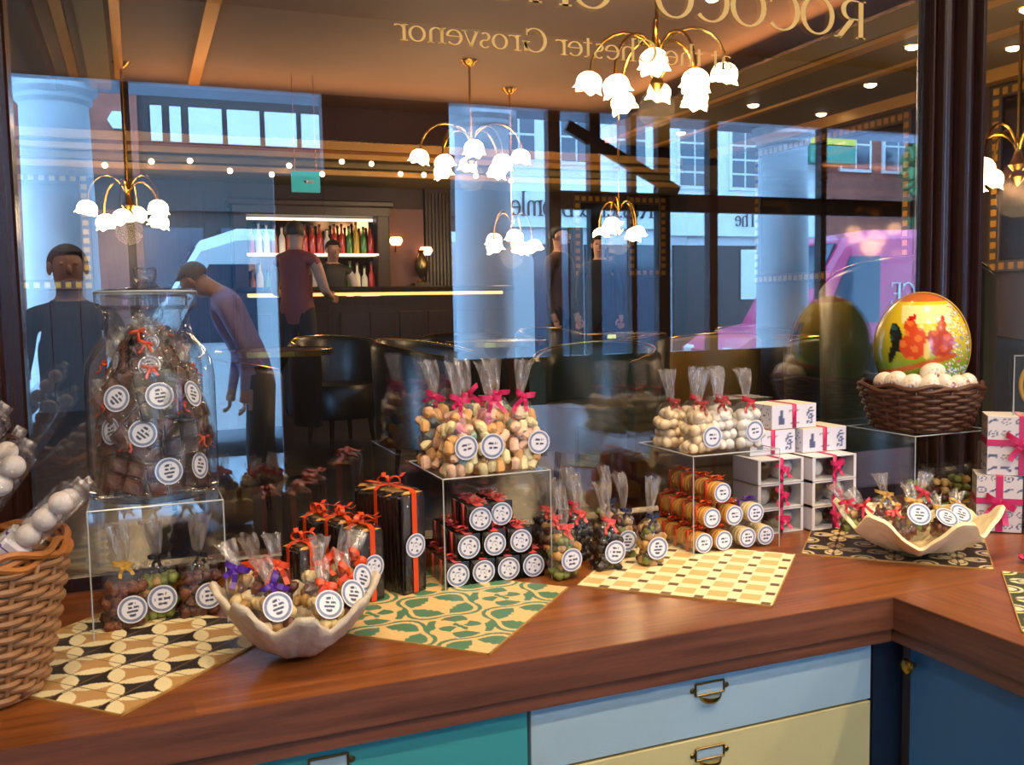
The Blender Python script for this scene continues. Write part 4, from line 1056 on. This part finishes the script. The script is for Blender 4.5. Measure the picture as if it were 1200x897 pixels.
# ---------------------------------------------------------------- dark chocolate thin packs with orange ribbon
def thin_pack(label, loc, rz, W, D, H, lab=True, group='ribboned packs of dark chocolate thins'):
    t = thing('chocolate_thins_pack', label, 'packet', loc, rz, group)
    n = int(D/.010)
    for i in range(n):
        hh = H*(.955+.04*hsh(i, W*100))
        link('chocolate_thin', cached('thin', lambda: MB().box((0, 0, .5), (1, 1, 1), bev=.04)), 'dark_chocolate', t, (.001*(hsh(i, 4)-.5), -D/2+(i+.5)*D/n, .001), scale=(W*.93, D/n*.82, hh))
        link('nut_crust', cached('crust', lambda: lump('lump')), 'gold_nut' if i % 3 else 'honey_biscuit', t, (.010*(hsh(i, 8)-.5), -D/2+(i+.5)*D/n, hh+.001), (0, 0, i), (W*.42/.0085, D/n*.42/.0075, .5))
    wr = MB(); rings = []; q = 34
    for i, (tz, k) in enumerate(((0, .96), (.02, 1), (.2, 1.01), (.4, 1), (.6, 1.01), (.8, 1), (.97, 1.0), (1.0, .94), (1.02, .55), (1.03, .2))):
        rings.append([(sup(2*PI*j/q, 7)[0]*W/2*k*(1+.02*(hsh(i, j)-.5)), sup(2*PI*j/q, 7)[1]*D/2*k*(1+.02*(hsh(j, i)-.5)), tz*H+(.003*hsh(i, j, 3) if i > 6 else 0)) for j in range(q)])
    obj('wrapper', wr.loft(rings), 'film', t, True, 50)
    rb = MB(); rw = .010; e = .0022
    rb.strip([(0, -D/2-e, .002), (0, -D/2-e, H*.5), (0, -D/2-e, H), (0, -D/2+.006, H+.005), (0, 0, H+.006), (0, D/2-.006, H+.005), (0, D/2+e, H), (0, D/2+e, .002)], rw, (1, 0, 0))
    rb.strip([(-W/2-e, 0, .002), (-W/2-e, 0, H), (-W/2+.006, 0, H+.0065), (W/2-.006, 0, H+.0065), (W/2+e, 0, H), (W/2+e, 0, .002)], rw*.8, (0, 1, 0))
    obj('ribbon', rb, 'orange_ribbon', t)
    bow(t, (0, 0, H+.009), .021, .009, 'orange_ribbon', (-PI/2.1, 0, .5+2*hsh(H*91, loc[0]*9)))
    if lab: disc(t, (0, -D/2-.0035, H*.48), .0200, 'petal')
    return t
thin_pack('tall ribboned pack of dark chocolate thins beside the stacked black boxes', (-.713, .398, ZT+TH), .40, .052, .130, .168)
thin_pack('ribboned pack of dark chocolate thins, first of the low row behind the grey clam shell', (-.772, .345, ZT+TH), .40, .050, .05, .120)
thin_pack('ribboned pack of dark chocolate thins, second of the low row behind the grey clam shell', (-.796, .402, ZT+TH), .40, .050, .05, .124, False)
thin_pack('ribboned pack of dark chocolate thins, last of the low row behind the grey clam shell', (-.822, .460, ZT), .40, .050, .05, .122, False)
thin_pack('short ribboned pack of dark chocolate thins on its own behind the grey clam shell', (-.865, .36, ZT), .40, .050, .05, .100, False)

# ---------------------------------------------------------------- little labelled boxes piled in pyramids
def cube_box(label, group, loc, m, rib, lab, s=.0435, tub=False, sides=None):
    t = thing('sweet_box' if not tub else 'biscuit_box', label, 'box', loc, .03*(hsh(loc[0]*50, loc[1]*50, loc[2]*50)-.5), group)
    if not tub:
        link('carton', cached('carton', lambda: MB().box((0, 0, .5), (1, 1, 1), bev=.03)), m, t, scale=(s, s, s))
        link('band', cached('band', lambda: MB().box((0, 0, 1.0), (.34, 1.0, .03), bev=.01).box((-.5, .1, .5), (.03, .3, 1.0)).box((.1, .15, 1.01), (.8, .25, .03), bev=.01)), rib, t, scale=(s, s, s))
    else:
        for k in range(4):
            link('biscuit', cached('biscuit', lambda: MB().lathe([(0, -.0038), (.017, -.0038), (.019, -.002), (.019, .002), (.017, .0038), (0, .0038)], 18), True, 40), m, t,
                 (0, -s*.36+k*s*.24, s*.5), (PI/2, 0, 0))
        link('clear_case', cached('case', lambda: MB().box((0, 0, .5), (1, 1, 1), bev=.06)), 'acrylic', t, scale=(s, s, s))
        if rib: link('band', cached('band2', lambda: MB().box((0, .1, 1.0), (.9, .22, .05), bev=.02).box((-.50, .1, .5), (.03, .22, 1.0))), rib, t, scale=(s, s, s))
    if rib: link('knot', cached(('bow', .010, .005), lambda: bow_mb(.010, .005), True), rib, t, (0, 0, s*1.05), (-1.3, 0, .4))
    if lab: disc(t, (0, -s/2-.0025, s*.5), s*.46, lab)
    return t
PB = 'pyramid of black sweet boxes under the jelly riser'
for row, z, xs in ((0, 0, (-.612, -.566, -.520, -.474)), (1, .046, (-.592, -.545, -.497)), (2, .092, (-.570, -.524))):
    for k, x in enumerate(xs):
        for d in range(3 if row < 2 else 2):
            if d and row == 0 and k == 3: continue
            cube_box('labelled black box with red band, %s row, %s from the tall dark pack' % (('bottom', 'middle', 'top')[row], ('first', 'second', 'third', 'fourth')[k]) if d == 0 else 'small black box with a red band behind the labelled front of the pile', PB,
                     (x, .366+.0465*d+(.02 if row == 2 and k else 0), ZT+z+.0005), 'pack_black', 'coral_ribbon', 'petal' if d == 0 else None)
PO = 'pile of clear biscuit boxes under the egg riser'
for row, z, xs in ((0, 0, (-.128, -.084, -.030, .012)), (1, .046, (-.110, -.060, -.012)), (2, .092, (-.087,))):
    for k, x in enumerate(xs):
        for d in range(4 if k < 2 else 1):
            pale = (row == 0 and k >= 2) or (row == 1 and k == 2)
            cube_box('clear box of pale biscuits, %s row, %s from the small bags' % (('bottom', 'middle')[row], ('first', 'second', 'third', 'fourth')[k]) if pale else ('labelled clear box of honey biscuits, %s row, %s from the small bags' % (('bottom', 'middle', 'top')[row], ('first', 'second')[k]) if d == 0 else 'clear box of honey biscuits with orange ribbon behind the front of the pile'), PO,
                     (x, .362+.0425*d, ZT+z+(TH if row+d == 0 else TH)), 'pale_biscuit' if pale else 'honey_biscuit', None if pale and row == 0 else ('purple_ribbon' if pale else 'orange_ribbon'),
                     ('three' if pale else 'two') if d == 0 else None, .0405 if True else 0, True)

# ---------------------------------------------------------------- bags on the middle risers and between them
JG = 'bags of jelly sweets on the riser'
JL = 'bag of mixed pastel jelly sweets with a pink ribbon on the acrylic riser'
zr = ZT+HR+.001
for x, y, cont, lb, br in ((-.597, .372, 'jelly', ('two', .0210, .004, .046), .3), (-.541, .368, 'jelly', ('two', .0215, -.006, .046), -.3), (-.480, .372, 'jelly', ('two', .0205, .020, .046), .2),
                       (-.612, .455, 'amber', None, -.6), (-.553, .452, 'jelly', None, .4), (-.495, .455, 'jelly', None, -.2)):
    bag('bag of amber jelly sweets with a pink ribbon at the back of the acrylic riser' if cont == 'amber' else
        'bag of pastel jelly sweets, %s row on the riser, %s' % ('front' if lb else 'back', 'nearest the tall dark pack' if x < -.58 else 'between two other bags' if x < -.52 else 'nearest the white egg boxes'), JG, (x, y, zr), .053 if lb else .056, .048, .125, .066, cont, 'pink_ribbon', lb, .1*(hsh(x, 3)-.5), step=.0168, bs=.019, bw=.009, bowrot=br, bowturn=0 if lb else 2.6)
EG = 'bags of little eggs on the riser'
for x, y, cont, lb, rib in ((-.118, .372, 'egg', ('two', .0205, .012, .030), 'tartan_ribbon'), (-.008, .378, 'white', ('two', .0205, .002, .034), 'red_ribbon'), (-.066, .385, 'white', None, 'tartan_ribbon'),
                            (-.128, .455, 'egg', None, 'tartan_ribbon'), (-.070, .462, 'egg', None, 'red_ribbon'), (-.012, .46, 'white', None, 'red_ribbon')):
    bag('bag of %s little eggs with %s ribbon, %s row, %s' % ('cream' if cont == 'egg' else 'white', 'tartan' if rib[0] == 't' else 'red', 'front' if y < .40 else 'back', 'nearest the jelly sweets' if x < -.1 else 'middle one' if x < -.04 else 'nearest the white boxes'), EG,
        (x, y, zr), .054, .046, .092, .064, cont, rib, lb, 0, step=.0175, bs=.014, bw=.007)
CG = 'small bags standing between the risers'
for x, y, w_, cont, rib, lb, lab_ in (
        (-.425, .322, .046, 'pistachio', 'coral_ribbon', ('three', .0200, .002, .034), 'bag of pistachio sweets with a coral ribbon next to the stacked black boxes'),
        (-.335, .335, .050, 'dark', 'coral_ribbon', ('three', .0205, .004, .034), 'bag of dark chocolate pieces with a coral bow standing on the checked tile edge'),
        (-.252, .325, .044, 'gold', 'navy_ribbon', ('four', .0205, .002, .034), 'bag of chocolate nuts with a navy bow standing on the checked tile'),
        (-.268, .395, .044, 'gold', 'navy_ribbon', ('four', .0195, -.004, .034), 'bag of chocolate nuts with a navy bow partly behind another bag'),
        (-.352, .415, .052, 'dark', 'coral_ribbon', None, 'bag of dark chocolate pieces with a coral bow standing at the back'),
        (-.395, .47, .050, 'dark', 'coral_ribbon', None, 'bag of dark chocolate pieces close to the window glass'),
        (-.412, .395, .046, 'gold', 'coral_ribbon', None, 'bag of golden nuts with a coral ribbon beside the acrylic riser'),
        (-.330, .49, .050, 'dark', 'red_ribbon', None, 'bag of dark chocolate pieces with a red ribbon close to the window glass'),
        (-.262, .47, .046, 'gold', 'navy_ribbon', None, 'bag of golden nuts close to the window glass')):
    bag(lab_, CG, (x, y, ZT+TH), w_, .040, .088, .072, cont, rib, lb, .15*(hsh(x, 5)-.5), step=.0145, bs=.013, bw=.007)

# ---------------------------------------------------------------- white egg boxes with pink ribbon
NV_, WHT = lin('4a5478'), lin('d5d5e2')
def egg_print(p):
    # navy figure, text block, bar strip and speckled ornament along the long side
    x, z = p.x/.113, p.z/.050
    if abs(p.z-.050) < 1e-4 or p.z < 1e-4: return lin('dcd4c0')
    if abs(x) > .499: return WHT if hsh(int(p.y*300), int(p.z*300)) > .12 else NV_
    if -.34 < x < -.23 and .18 < z < .78 and abs(x+.285) < .035+.03*(1-z): return NV_
    if -.12 < x < .12 and (.18 < z < .26 or .70 < z < .78) and hsh(int(x*90), int(z*12)) > .3: return lin('8a8494')
    if .20 < x < .23 and .2 < z < .8: return NV_
    if .30 < x < .45 and .15 < z < .85 and hsh(int(x*48), int(z*14), 5) > .42: return NV_
    return WHT
def egg_box(label, loc, window, group='white egg boxes', rz=0):
    t = thing('egg_box', label, 'box', loc, rz, group); W, D, H = .113, .085, .050
    if window:
        b = MB()
        for c, d in (((0, .041, .025), (W, .003, H)), ((0, 0, .0012), (W, D, .0024)), ((0, 0, .0488), (W, D, .0024)), ((-W/2+.0012, 0, .025), (.0024, D, H)), ((W/2-.0012, 0, .025), (.0024, D, H))): b.box(c, d)
        obj('carton', b, 'paper_white', t)
        obj('window_film', rail((0, -.0415, .025), (W-.004, .0012, H-.004)), 'acrylic', t)
        for x in (-1, 1): obj('window_border', rail((x*(W/2-.004), -.0425, .025), (.006, .0012, H)), 'paper_white', t)
        flip = 1 if window == 1 else -1
        for sx, m_ in ((-1, 'brown_egg'), (1, 'white_egg')):
            link('egg', cached('bigegg', lambda: MB().ball((0, 0, 0), (.0185, .0185, .0235), 18, 12, .2)), m_, t, (flip*sx*.027, -.008, .0225), (.3, flip*sx*1.0, 0))
    else:
        if 'eggprint' not in CACHE: CACHE['eggprint'] = paint(paint_box(W, D, H, 30).mesh('carton'), egg_print)
        link('carton', CACHE['eggprint'], 'print', t)
    def rib():
        b = MB(); e = .001
        b.strip([(0, -D/2-e, .001), (0, -D/2-e, H), (0, -D/2+.004, H+e), (0, 0, H+e), (0, D/2-.004, H+e), (0, D/2+e, H), (0, D/2+e, .001)], .010, (1, 0, 0)); return b
    link('ribbon', cached('eggrib', rib), 'pink_ribbon', t)
    if window: bow(t, (0, -D/2-.003, .032), .017, .009, 'pink_ribbon', (0, (hsh(loc[0]*9, loc[2]*70)-.5)*.9, 0))
    return t
for c, x, y in ((0, .104, .455), (1, .224, .437)):
    for r in range(3):
        egg_box('windowed egg box with pink bow, %s one of the stack %s' % (('lowest', 'middle', 'upper')[r], ('beside the egg riser', 'behind the cream shell')[c]), (x, y, ZT+.0005+r*.0515), 1 if (r+c) % 2 == 0 else 2)
egg_box('white printed egg box resting across the two stacks beside the egg riser', (.118, .500, ZT+.0005+3*.0515), 0)
egg_box('white printed egg box on the outer stack behind the cream clam shell', (.240, .486, ZT+.0005+3*.0515), 0)
egg_box('topmost white printed egg box of the stacks', (.172, .500, ZT+.0005+4*.0515), 0)

# ---------------------------------------------------------------- dark basket with painted eggs
basket('egg_basket', 'low dark brown wicker basket of painted eggs on an acrylic riser', (.482, .425, ZT+HR+.001), lambda t: (.096+.028*t, .003+.086*t), 11, 22, .0046, .0035, 'wicker_dark', 'wicker_dark', 2)
SKY, GRS, ORG, DRK = lin('e8c822'), lin('6f9a1e'), lin('c23c10'), lin('1c2018')
def hen_paint(p):
    # x, z run over the face of the egg turned to the viewer
    x = p.x/.096; z = p.z/.118
    if p.y > .05: return lin('8a9a3a')
    def el(cx, cz, rx, rz, rot=0):
        dx, dz = x-cx, z-cz; c_, s_ = cos(rot), sin(rot); u, v = dx*c_+dz*s_, -dx*s_+dz*c_
        return (u/rx)**2+(v/rz)**2 < 1
    n = hsh(int(p.x*420), int(p.z*420)); wv = sin(p.x*170+p.z*90)*sin(p.z*160-p.x*60)
    if el(.12, .02, .07, .16): return lin('f0cc6a')
    if el(-.22, .58, .05, .05) or el(-.14, .60, .04, .05) or el(.42, .56, .04, .06): return lin('c81810')
    if el(-.22, .42, .13, .17) or el(-.16, .10, .27, .25, .3) or el(-.05, .22, .15, .2): return lin('d8481a') if wv > -.3 else lin('e87a34')
    if el(.40, .40, .10, .16) or el(.42, .12, .24, .22, .7) or el(.25, .26, .14, .12): return lin('b03a16') if wv > -.3 else lin('cf5a24')
    if el(-.50, .24, .13, .26, .25) or el(-.56, .02, .07, .26, -.3): return DRK if wv > -.5 else lin('24504a')
    if abs(z-(-.24+.24*x)) < .05 and -.85 < x < .7: return lin('b8541c')
    if x > .50 and n > .74: return lin(('e8e0d0', '6a78c0', 'd84a6a', 'f4f0e0')[int(n*97) % 4])
    if z < -.30 and x > .15 and n > .55: return lin('c8d8d8')
    if z > .86: return lin('c86a30')
    k = max(0, min(1, (z+.30)/.7)); c = tuple(GRS[i]*(1-k)+SKY[i]*k for i in range(3))
    if .5 < z < .8 and abs(x-.1) < .5: c = lin('f2ea9a')
    return c
pe = paint(MB().ball((0, 0, 0), (.096, .094, .118), 160, 120, .06).mesh('egg', True), hen_paint)
o = link('painted_giant_egg', pe, 'print_gloss', None, (.490, .432, ZT+HR+.176), (.05, 0, -.80)); tag(o, 'giant egg painted with two hens on a branch, standing in the dark basket', 'egg')
obj('seam_ring', MB().tube([(.0975*cos(a), .010, .119*sin(a)) for a in [2*PI*k/96 for k in range(96)]], .0014, 6, closed=True), 'gold_ribbon', o, True)
def small_egg_paint(p):
    n = hsh(int((p.x+1)*400), int((p.y+1)*400), int((p.z+1)*400)); r = math.hypot(p.x-.006, p.z-.002)
    if p.y < 0 and r < .008 and n > .35: return lin('c87a4a') if n > .6 else lin('5a6a9c')
    if p.y < 0 and .012 < r < .016 and n > .6: return lin('e0a45c')
    return lin('e9dcc6')
se_ = paint(MB().ball((0, 0, 0), (.0205, .0205, .026), 44, 34, .2).mesh('egg', True), small_egg_paint)
for a, rr, zz, tl in ((196, .100, .110, 1.0), (214, .101, .104, .8), (234, .102, .102, .2), (253, .102, .102, -.4), (272, .101, .102, -1.0), (240, .085, .128, 1.2), (178, .098, .106, .9), (292, .098, .102, -.7)):
    A = math.radians(a)
    o = link('painted_egg', se_, 'print_gloss', None, (.482+rr*cos(A), .425+rr*sin(A), ZT+HR+zz), (.2, tl, A+PI/2))
    tag(o, 'small cream egg with a painted posy lying in the dark basket', 'egg', 'small painted eggs in the dark basket')
for x, y, c_ in ((.415, .365, 'pistachio'), (.475, .365, 'gold'), (.54, .37, 'pistachio')):
    t = thing('nut_box', 'small clear box of %s sweets under the basket riser' % ('green pistachio' if c_[0] == 'p' else 'golden nut'), 'box', (x, y, ZT+.001), -.3, 'clear boxes under the basket riser')
    obj('clear_case', rail((0, 0, .055), (.05, .05, .11), bev=.003), 'acrylic', t)
    obj('lid', rail((0, 0, .112), (.052, .052, .012), bev=.002), 'acrylic', t)
    for k in range(5):
        for i in range(4):
            link('sweet', cached(('piece', 'lump'), lambda: lump('lump'), True, 50), MIX[c_][(k+i) % len(MIX[c_])], t, ((i % 2-.5)*.02, (i//2-.5)*.02, .014+k*.017), (k, i, k*i), (1.2,)*3)

# ---------------------------------------------------------------- patterned gift boxes with pink ribbon
def gift_print(p):
    q = p*1.0; u = q.x+q.y*.7; c = lin('d8d2d0')
    i, j = math.floor(u/.024), math.floor(q.z/.024+ (q.x-q.y)*.0); fu, fz = u/.024-i-.5, q.z/.024-j-.5
    h = hsh(i, j, 4); r = math.hypot(fu/.36, fz/(.20+.2*h))
    if h < .5 and .75 < r < 1.0: return NV_
    if h < .5 and r < .25: return NV_
    if h >= .5 and abs(fz+.4*sin(fu*5+h*6)*.3) < .09 and abs(fu) < .38: return NV_
    if h >= .75 and abs(fz-.2) < .05 and abs(fu) < .3: return NV_
    return c
def gift_box(label, loc, rz, W, D, H):
    t = thing('gift_box', label, 'box', loc, rz, 'patterned gift boxes with pink ribbon')
    me = paint(paint_box(W, D, H, 44).mesh('carton'), gift_print); link('carton', me, 'print', t)
    b = MB(); e = .001
    b.strip([(0, -D/2-e, .001), (0, -D/2-e, H), (0, -D/2+.004, H+e), (0, D/2-.004, H+e), (0, D/2+e, H), (0, D/2+e, .001)], .013, (1, 0, 0))
    z = H*.55
    b.strip([(-W/2-e, D/2+e, z), (-W/2-e, -D/2-e*1.5, z), (W/2+e, -D/2-e*1.5, z), (W/2+e, D/2+e, z)], .013, (0, 0, 1))
    obj('ribbon', b, 'pink_ribbon', t)
    bow(t, (0, -D/2-.004, z), .030, .013, 'pink_ribbon', (0, .3, 0))
    return t
RZ = -.73
gift_box('white gift box printed with navy motifs at the bottom of the ribboned pile', (.517, .255, ZT+TH), RZ, .082, .08, .112)
gift_box('white gift box with navy motifs, its side against another gift box', (.580, .195, ZT+.001), RZ, .082, .08, .112)
gift_box('larger white gift box with navy motifs on top of the ribboned pile', (.560, .242, ZT+TH+.113), RZ, .125, .09, .118)
rg = thing('egg_display_case', 'clear case holding a golden egg ring on top of the gift boxes', 'box', (.588, .222, ZT+TH+.232), RZ)
obj('clear_case', rail((0, 0, .06), (.10, .07, .12), bev=.004), 'acrylic', rg)
obj('polished_edges', MB().tube([(-.05, -.035, 0), (-.05, -.035, .12), (.05, -.035, .12), (.05, -.035, 0)], .0013, 4), 'acrylic_edge', rg)
obj('gold_ring', MB().tube([(.034*cos(a), -.01, .06+.045*sin(a)) for a in [2*PI*k/40 for k in range(40)]], .0045, 8, closed=True), 'gold_ribbon', rg, True)
obj('chocolate_egg', MB().ball((0, 0, .06), (.030, .03, .042), 20, 14, .15), 'milk_chocolate', rg, True)
fl = thing('fabric_flower', 'small pink fabric flower lying on the worktop beside the cream shell', 'flower', (.352, .045, ZT+.001))
for k in range(7):
    a = 2*PI*k/7; obj('petal', MB().ball((.010*cos(a), .010*sin(a), .008), (.009, .006, .0035), 8, 6, rot=Matrix.Rotation(a, 3, 'Z') @ Matrix.Rotation(-.5, 3, 'Y')), 'pink_ribbon', fl, True)
obj('centre', MB().ball((0, 0, .009), .004, 8, 6), 'gold_ribbon', fl, True)

# spot fittings over the worktop
for a in [q[0] for q in SPOTS]+SHOPL:
    t = thing('ceiling_spot', 'small white spotlight fitting on the shop ceiling', 'lamp', (a[0], a[1], 3.4), group='spotlights on the shop ceiling')
    obj('canopy', MB().lathe([(.0, 0), (.05, 0), (.05, -.015), (.02, -.02), (0, -.02)], 20), 'column_white', t)
    obj('collar', MB().lathe([(.036, -.02), (.04, -.06), (.036, -.06), (.033, -.02)], 20, cap=False), 'column_white', t)

# ================================================================== people
def person(label, loc, rz, H=1.72, lean=0, look=0, arms=None, top='coat_dark', sleeve=None, legs='trousers_dark', hair='hair_dark', vest=None, step=.0, bent_head=0):
    """one skinned body; faces local -y. arms: {side: (elbow, hand)} in body space before leaning, in units of a 1.75 m figure"""
    k = H/1.75; J = {}; E = []
    def j(n, p, r, up=False):
        p = Vector(p)
        if up:
            d = p-Vector((0, 0, .95)); d = Matrix.Rotation(lean, 3, 'X') @ d; p = Vector((0, 0, .95))+d
        J[n] = (p*k, r*k if not isinstance(r, tuple) else (r[0]*k, r[1]*k))
    j('pelvis', (0, 0, .95), (.155, .115)); j('waist', (0, 0, 1.10), (.140, .105), 1); j('chest', (0, -.01, 1.30), (.165, .115), 1)
    j('upper', (0, 0, 1.43), (.115, .085), 1); j('neck', (0, -.005, 1.51), .052, 1)
    hd = bent_head
    for n, p, r in (('jaw', (0, -.02-.06*hd, 1.575-.01*hd), (.062, .075)), ('brow', (0, -.02-.12*hd, 1.655-.03*hd), (.074, .092)), ('crown', (0, -.005-.15*hd, 1.725-.05*hd), (.055, .07))): j(n, p, r, 1)
    E += [('pelvis', 'waist'), ('waist', 'chest'), ('chest', 'upper'), ('upper', 'neck'), ('neck', 'jaw'), ('jaw', 'brow'), ('brow', 'crown')]
    arms = arms or {}
    for s_, nm_ in ((-1, 'L'), (1, 'R')):
        j('sho'+nm_, (s_*.175, 0, 1.42), .062, 1)
        el, ha = arms.get(nm_, ((s_*.225, .02, 1.13), (s_*.22, -.06, .90)))
        j('elb'+nm_, el, .043, 1); j('wri'+nm_, ha, .029, 1)
        d = (Vector(ha)-Vector(el)).normalized(); j('palm'+nm_, Vector(ha)+d*.07, (.038, .018), 1)
        E += [('upper', 'sho'+nm_), ('sho'+nm_, 'elb'+nm_), ('elb'+nm_, 'wri'+nm_), ('wri'+nm_, 'palm'+nm_)]
        st = step*s_
        j('hip'+nm_, (s_*.09, 0, .88), .092); j('kne'+nm_, (s_*.10, -.02+st*.5, .49), .060); j('ank'+nm_, (s_*.10, .02+st, .09), .040); j('toe'+nm_, (s_*.115, -.13+st, .035), .034)
        E += [('pelvis', 'hip'+nm_), ('hip'+nm_, 'kne'+nm_), ('kne'+nm_, 'ank'+nm_), ('ank'+nm_, 'toe'+nm_)]
    names = list(J); me = bpy.data.meshes.new('person'); me.from_pydata([J[n][0] for n in names], [(names.index(a), names.index(b)) for a, b in E], [])
    tmp = bpy.data.objects.new('person_rig', me); COL.objects.link(tmp)
    sk = tmp.modifiers.new('skin', 'SKIN'); sk.use_smooth_shade = True
    for i, n in enumerate(names):
        r = J[n][1]; me.skin_vertices[0].data[i].radius = r if isinstance(r, tuple) else (r, r)
        me.skin_vertices[0].data[i].use_root = n == 'pelvis'
    ss = tmp.modifiers.new('sub', 'SUBSURF'); ss.levels = 2; ss.render_levels = 2
    dg = bpy.context.evaluated_depsgraph_get(); dg.update()
    body = bpy.data.meshes.new_from_object(tmp.evaluated_get(dg))
    bpy.data.objects.remove(tmp)
    b = MB(); b.v = [tuple(v.co) for v in body.vertices]; b.f = [tuple(p.vertices) for p in body.polygons]; nbody = len(b.f)
    # face and fingers joined to the same mesh
    up = Matrix.Rotation(lean+.9*hd*.5, 3, 'X'); br = J['brow'][0]
    def hp(x, y, z): return br+up @ Vector((x, y, z))*k
    b.ball(hp(0, -.098, -.02), (.014*k, .02*k, .024*k), 8, 6, rot=up)
    for s_ in (-1, 1):
        b.ball(hp(s_*.076, .0, -.01), (.012*k, .02*k, .03*k), 8, 6, rot=up)
        b.ball(hp(s_*.030, -.083, .008), (.013*k, .010*k, .009*k), 8, 6, rot=up)
    b.ball(hp(0, -.086, -.065), (.026*k, .012*k, .008*k), 8, 6, rot=up)
    nface = len(b.f)
    for s_, nm_ in ((-1, 'L'), (1, 'R')):
        w_, pl = J['wri'+nm_][0], J['palm'+nm_][0]; d = (pl-w_).normalized(); sd = d.cross(Vector((0, 1, .2))).normalized()
        nn = d.cross(sd).normalized()
        for q, ln in enumerate((.062, .075, .07, .055)):
            p0 = pl+sd*(q-1.5)*.018*k; b.tube([p0, p0+d*ln*.5*k, p0+d*ln*.8*k+nn*.015*k, p0+d*ln*.92*k+nn*.032*k], [.0095*k, .009*k, .008*k, .006*k], 6)
        p0 = w_+d*.03*k-sd*.03*k*s_; b.tube([p0, p0+d*.03*k-sd*.02*k*s_, p0+d*.06*k-sd*.018*k*s_], [.011*k, .010*k, .007*k], 6)
    mesh = b.mesh('person', True)
    mats = [top, legs, 'skin', 'shoe_black', sleeve or top, vest or top]
    for m_ in mats: mesh.materials.append(M[m_])
    segs = [(a, c) for a, c in E]
    def dist(p, a, c):
        ab = c-a; t_ = max(0, min(1, (p-a).dot(ab)/max(ab.length_squared, 1e-9))); return (p-(a+ab*t_)).length
    for i, pl in enumerate(mesh.polygons):
        if i >= nbody: pl.material_index = 2; continue
        c = pl.center; best = min(segs, key=lambda s_: dist(c, J[s_[0]][0], J[s_[1]][0])-.5*(J[s_[1]][1] if not isinstance(J[s_[1]][1], tuple) else J[s_[1]][1][0]))
        n0, n1 = best
        if n1[:3] in ('jaw', 'bro', 'cro') or n1[:3] == 'pal': q = 2
        elif n1 == 'neck': q = 2
        elif n1[:3] in ('hip', 'kne', 'ank'): q = 1
        elif n1[:3] == 'toe': q = 3
        elif n1[:3] in ('elb', 'wri'): q = 4
        else: q = 5 if n1 in ('waist', 'chest', 'upper') or n1[:3] == 'sho' else 0
        pl.material_index = q
    bpy.data.meshes.remove(me); bpy.data.meshes.remove(body)
    o = link('person', mesh, None, None, loc, (0, 0, rz)); tag(o, label, 'person')
    hb = MB(); nu, nv = 20, 10; rings = []
    for v in range(nv+1):
        th = PI*.62*v/nv; rings.append([hp(.086*sin(th)*cos(a), .018+.104*sin(th)*sin(a)+(.03 if sin(a) < -.2 and th > 1.05 else 0), .012+.092*cos(th)) if not (sin(a) < -.3 and th > 1.15) else hp(.080*sin(1.15)*cos(a), .03+.095*sin(1.15)*sin(a), .014+.09*cos(1.15)) for a in [2*PI*u/nu for u in range(nu)]])
    rings[0] = [hp(.004*cos(a), .018+.004*sin(a), .104) for a in [2*PI*u/nu for u in range(nu)]]
    hb.loft(rings)
    obj('hair', hb, hair, o, True)
    return o
person('person in dark clothes standing in the shop near the left wall', (-1.36, -2.2, 0), PI-.1, 1.67, top='coat_dark')
person('person in a lilac shirt and dark trousers bending forward by the shop door', (-.38, -3.80, 0), -PI/2+.15, 1.80, lean=.42, bent_head=.8, top='shirt_lilac', hair='hair_grey',
       arms={'L': ((-.23, .0, 1.12), (-.2, -.12, .90)), 'R': ((.23, -.08, 1.12), (.2, -.22, .92))}, step=.06)
person('person in a dull red shirt standing at the bar counter', (.20, 7.08, FZ), PI-.6, 1.74, top='shirt_red', sleeve='skin',
       arms={'L': ((-.24, -.06, 1.14), (-.2, -.28, 1.10)), 'R': ((.24, -.06, 1.14), (.18, -.3, 1.12))})
person('person in a dark waistcoat and white shirt working behind the bar', (.82, 8.62, FZ), .1, 1.70, top='shirt_white', vest='waistcoat',
       arms={'L': ((-.26, -.04, 1.16), (-.18, -.26, 1.10)), 'R': ((.26, -.04, 1.16), (.16, -.28, 1.12))}, bent_head=.3)
person('person in a brown shirt standing beyond the middle tables', (2.62, 6.9, FZ), .6, 1.72, top='shirt_brown')
person('person in dark clothes standing by the far pillar', (3.2, 7.2, FZ), -.5, 1.66, top='coat_dark')
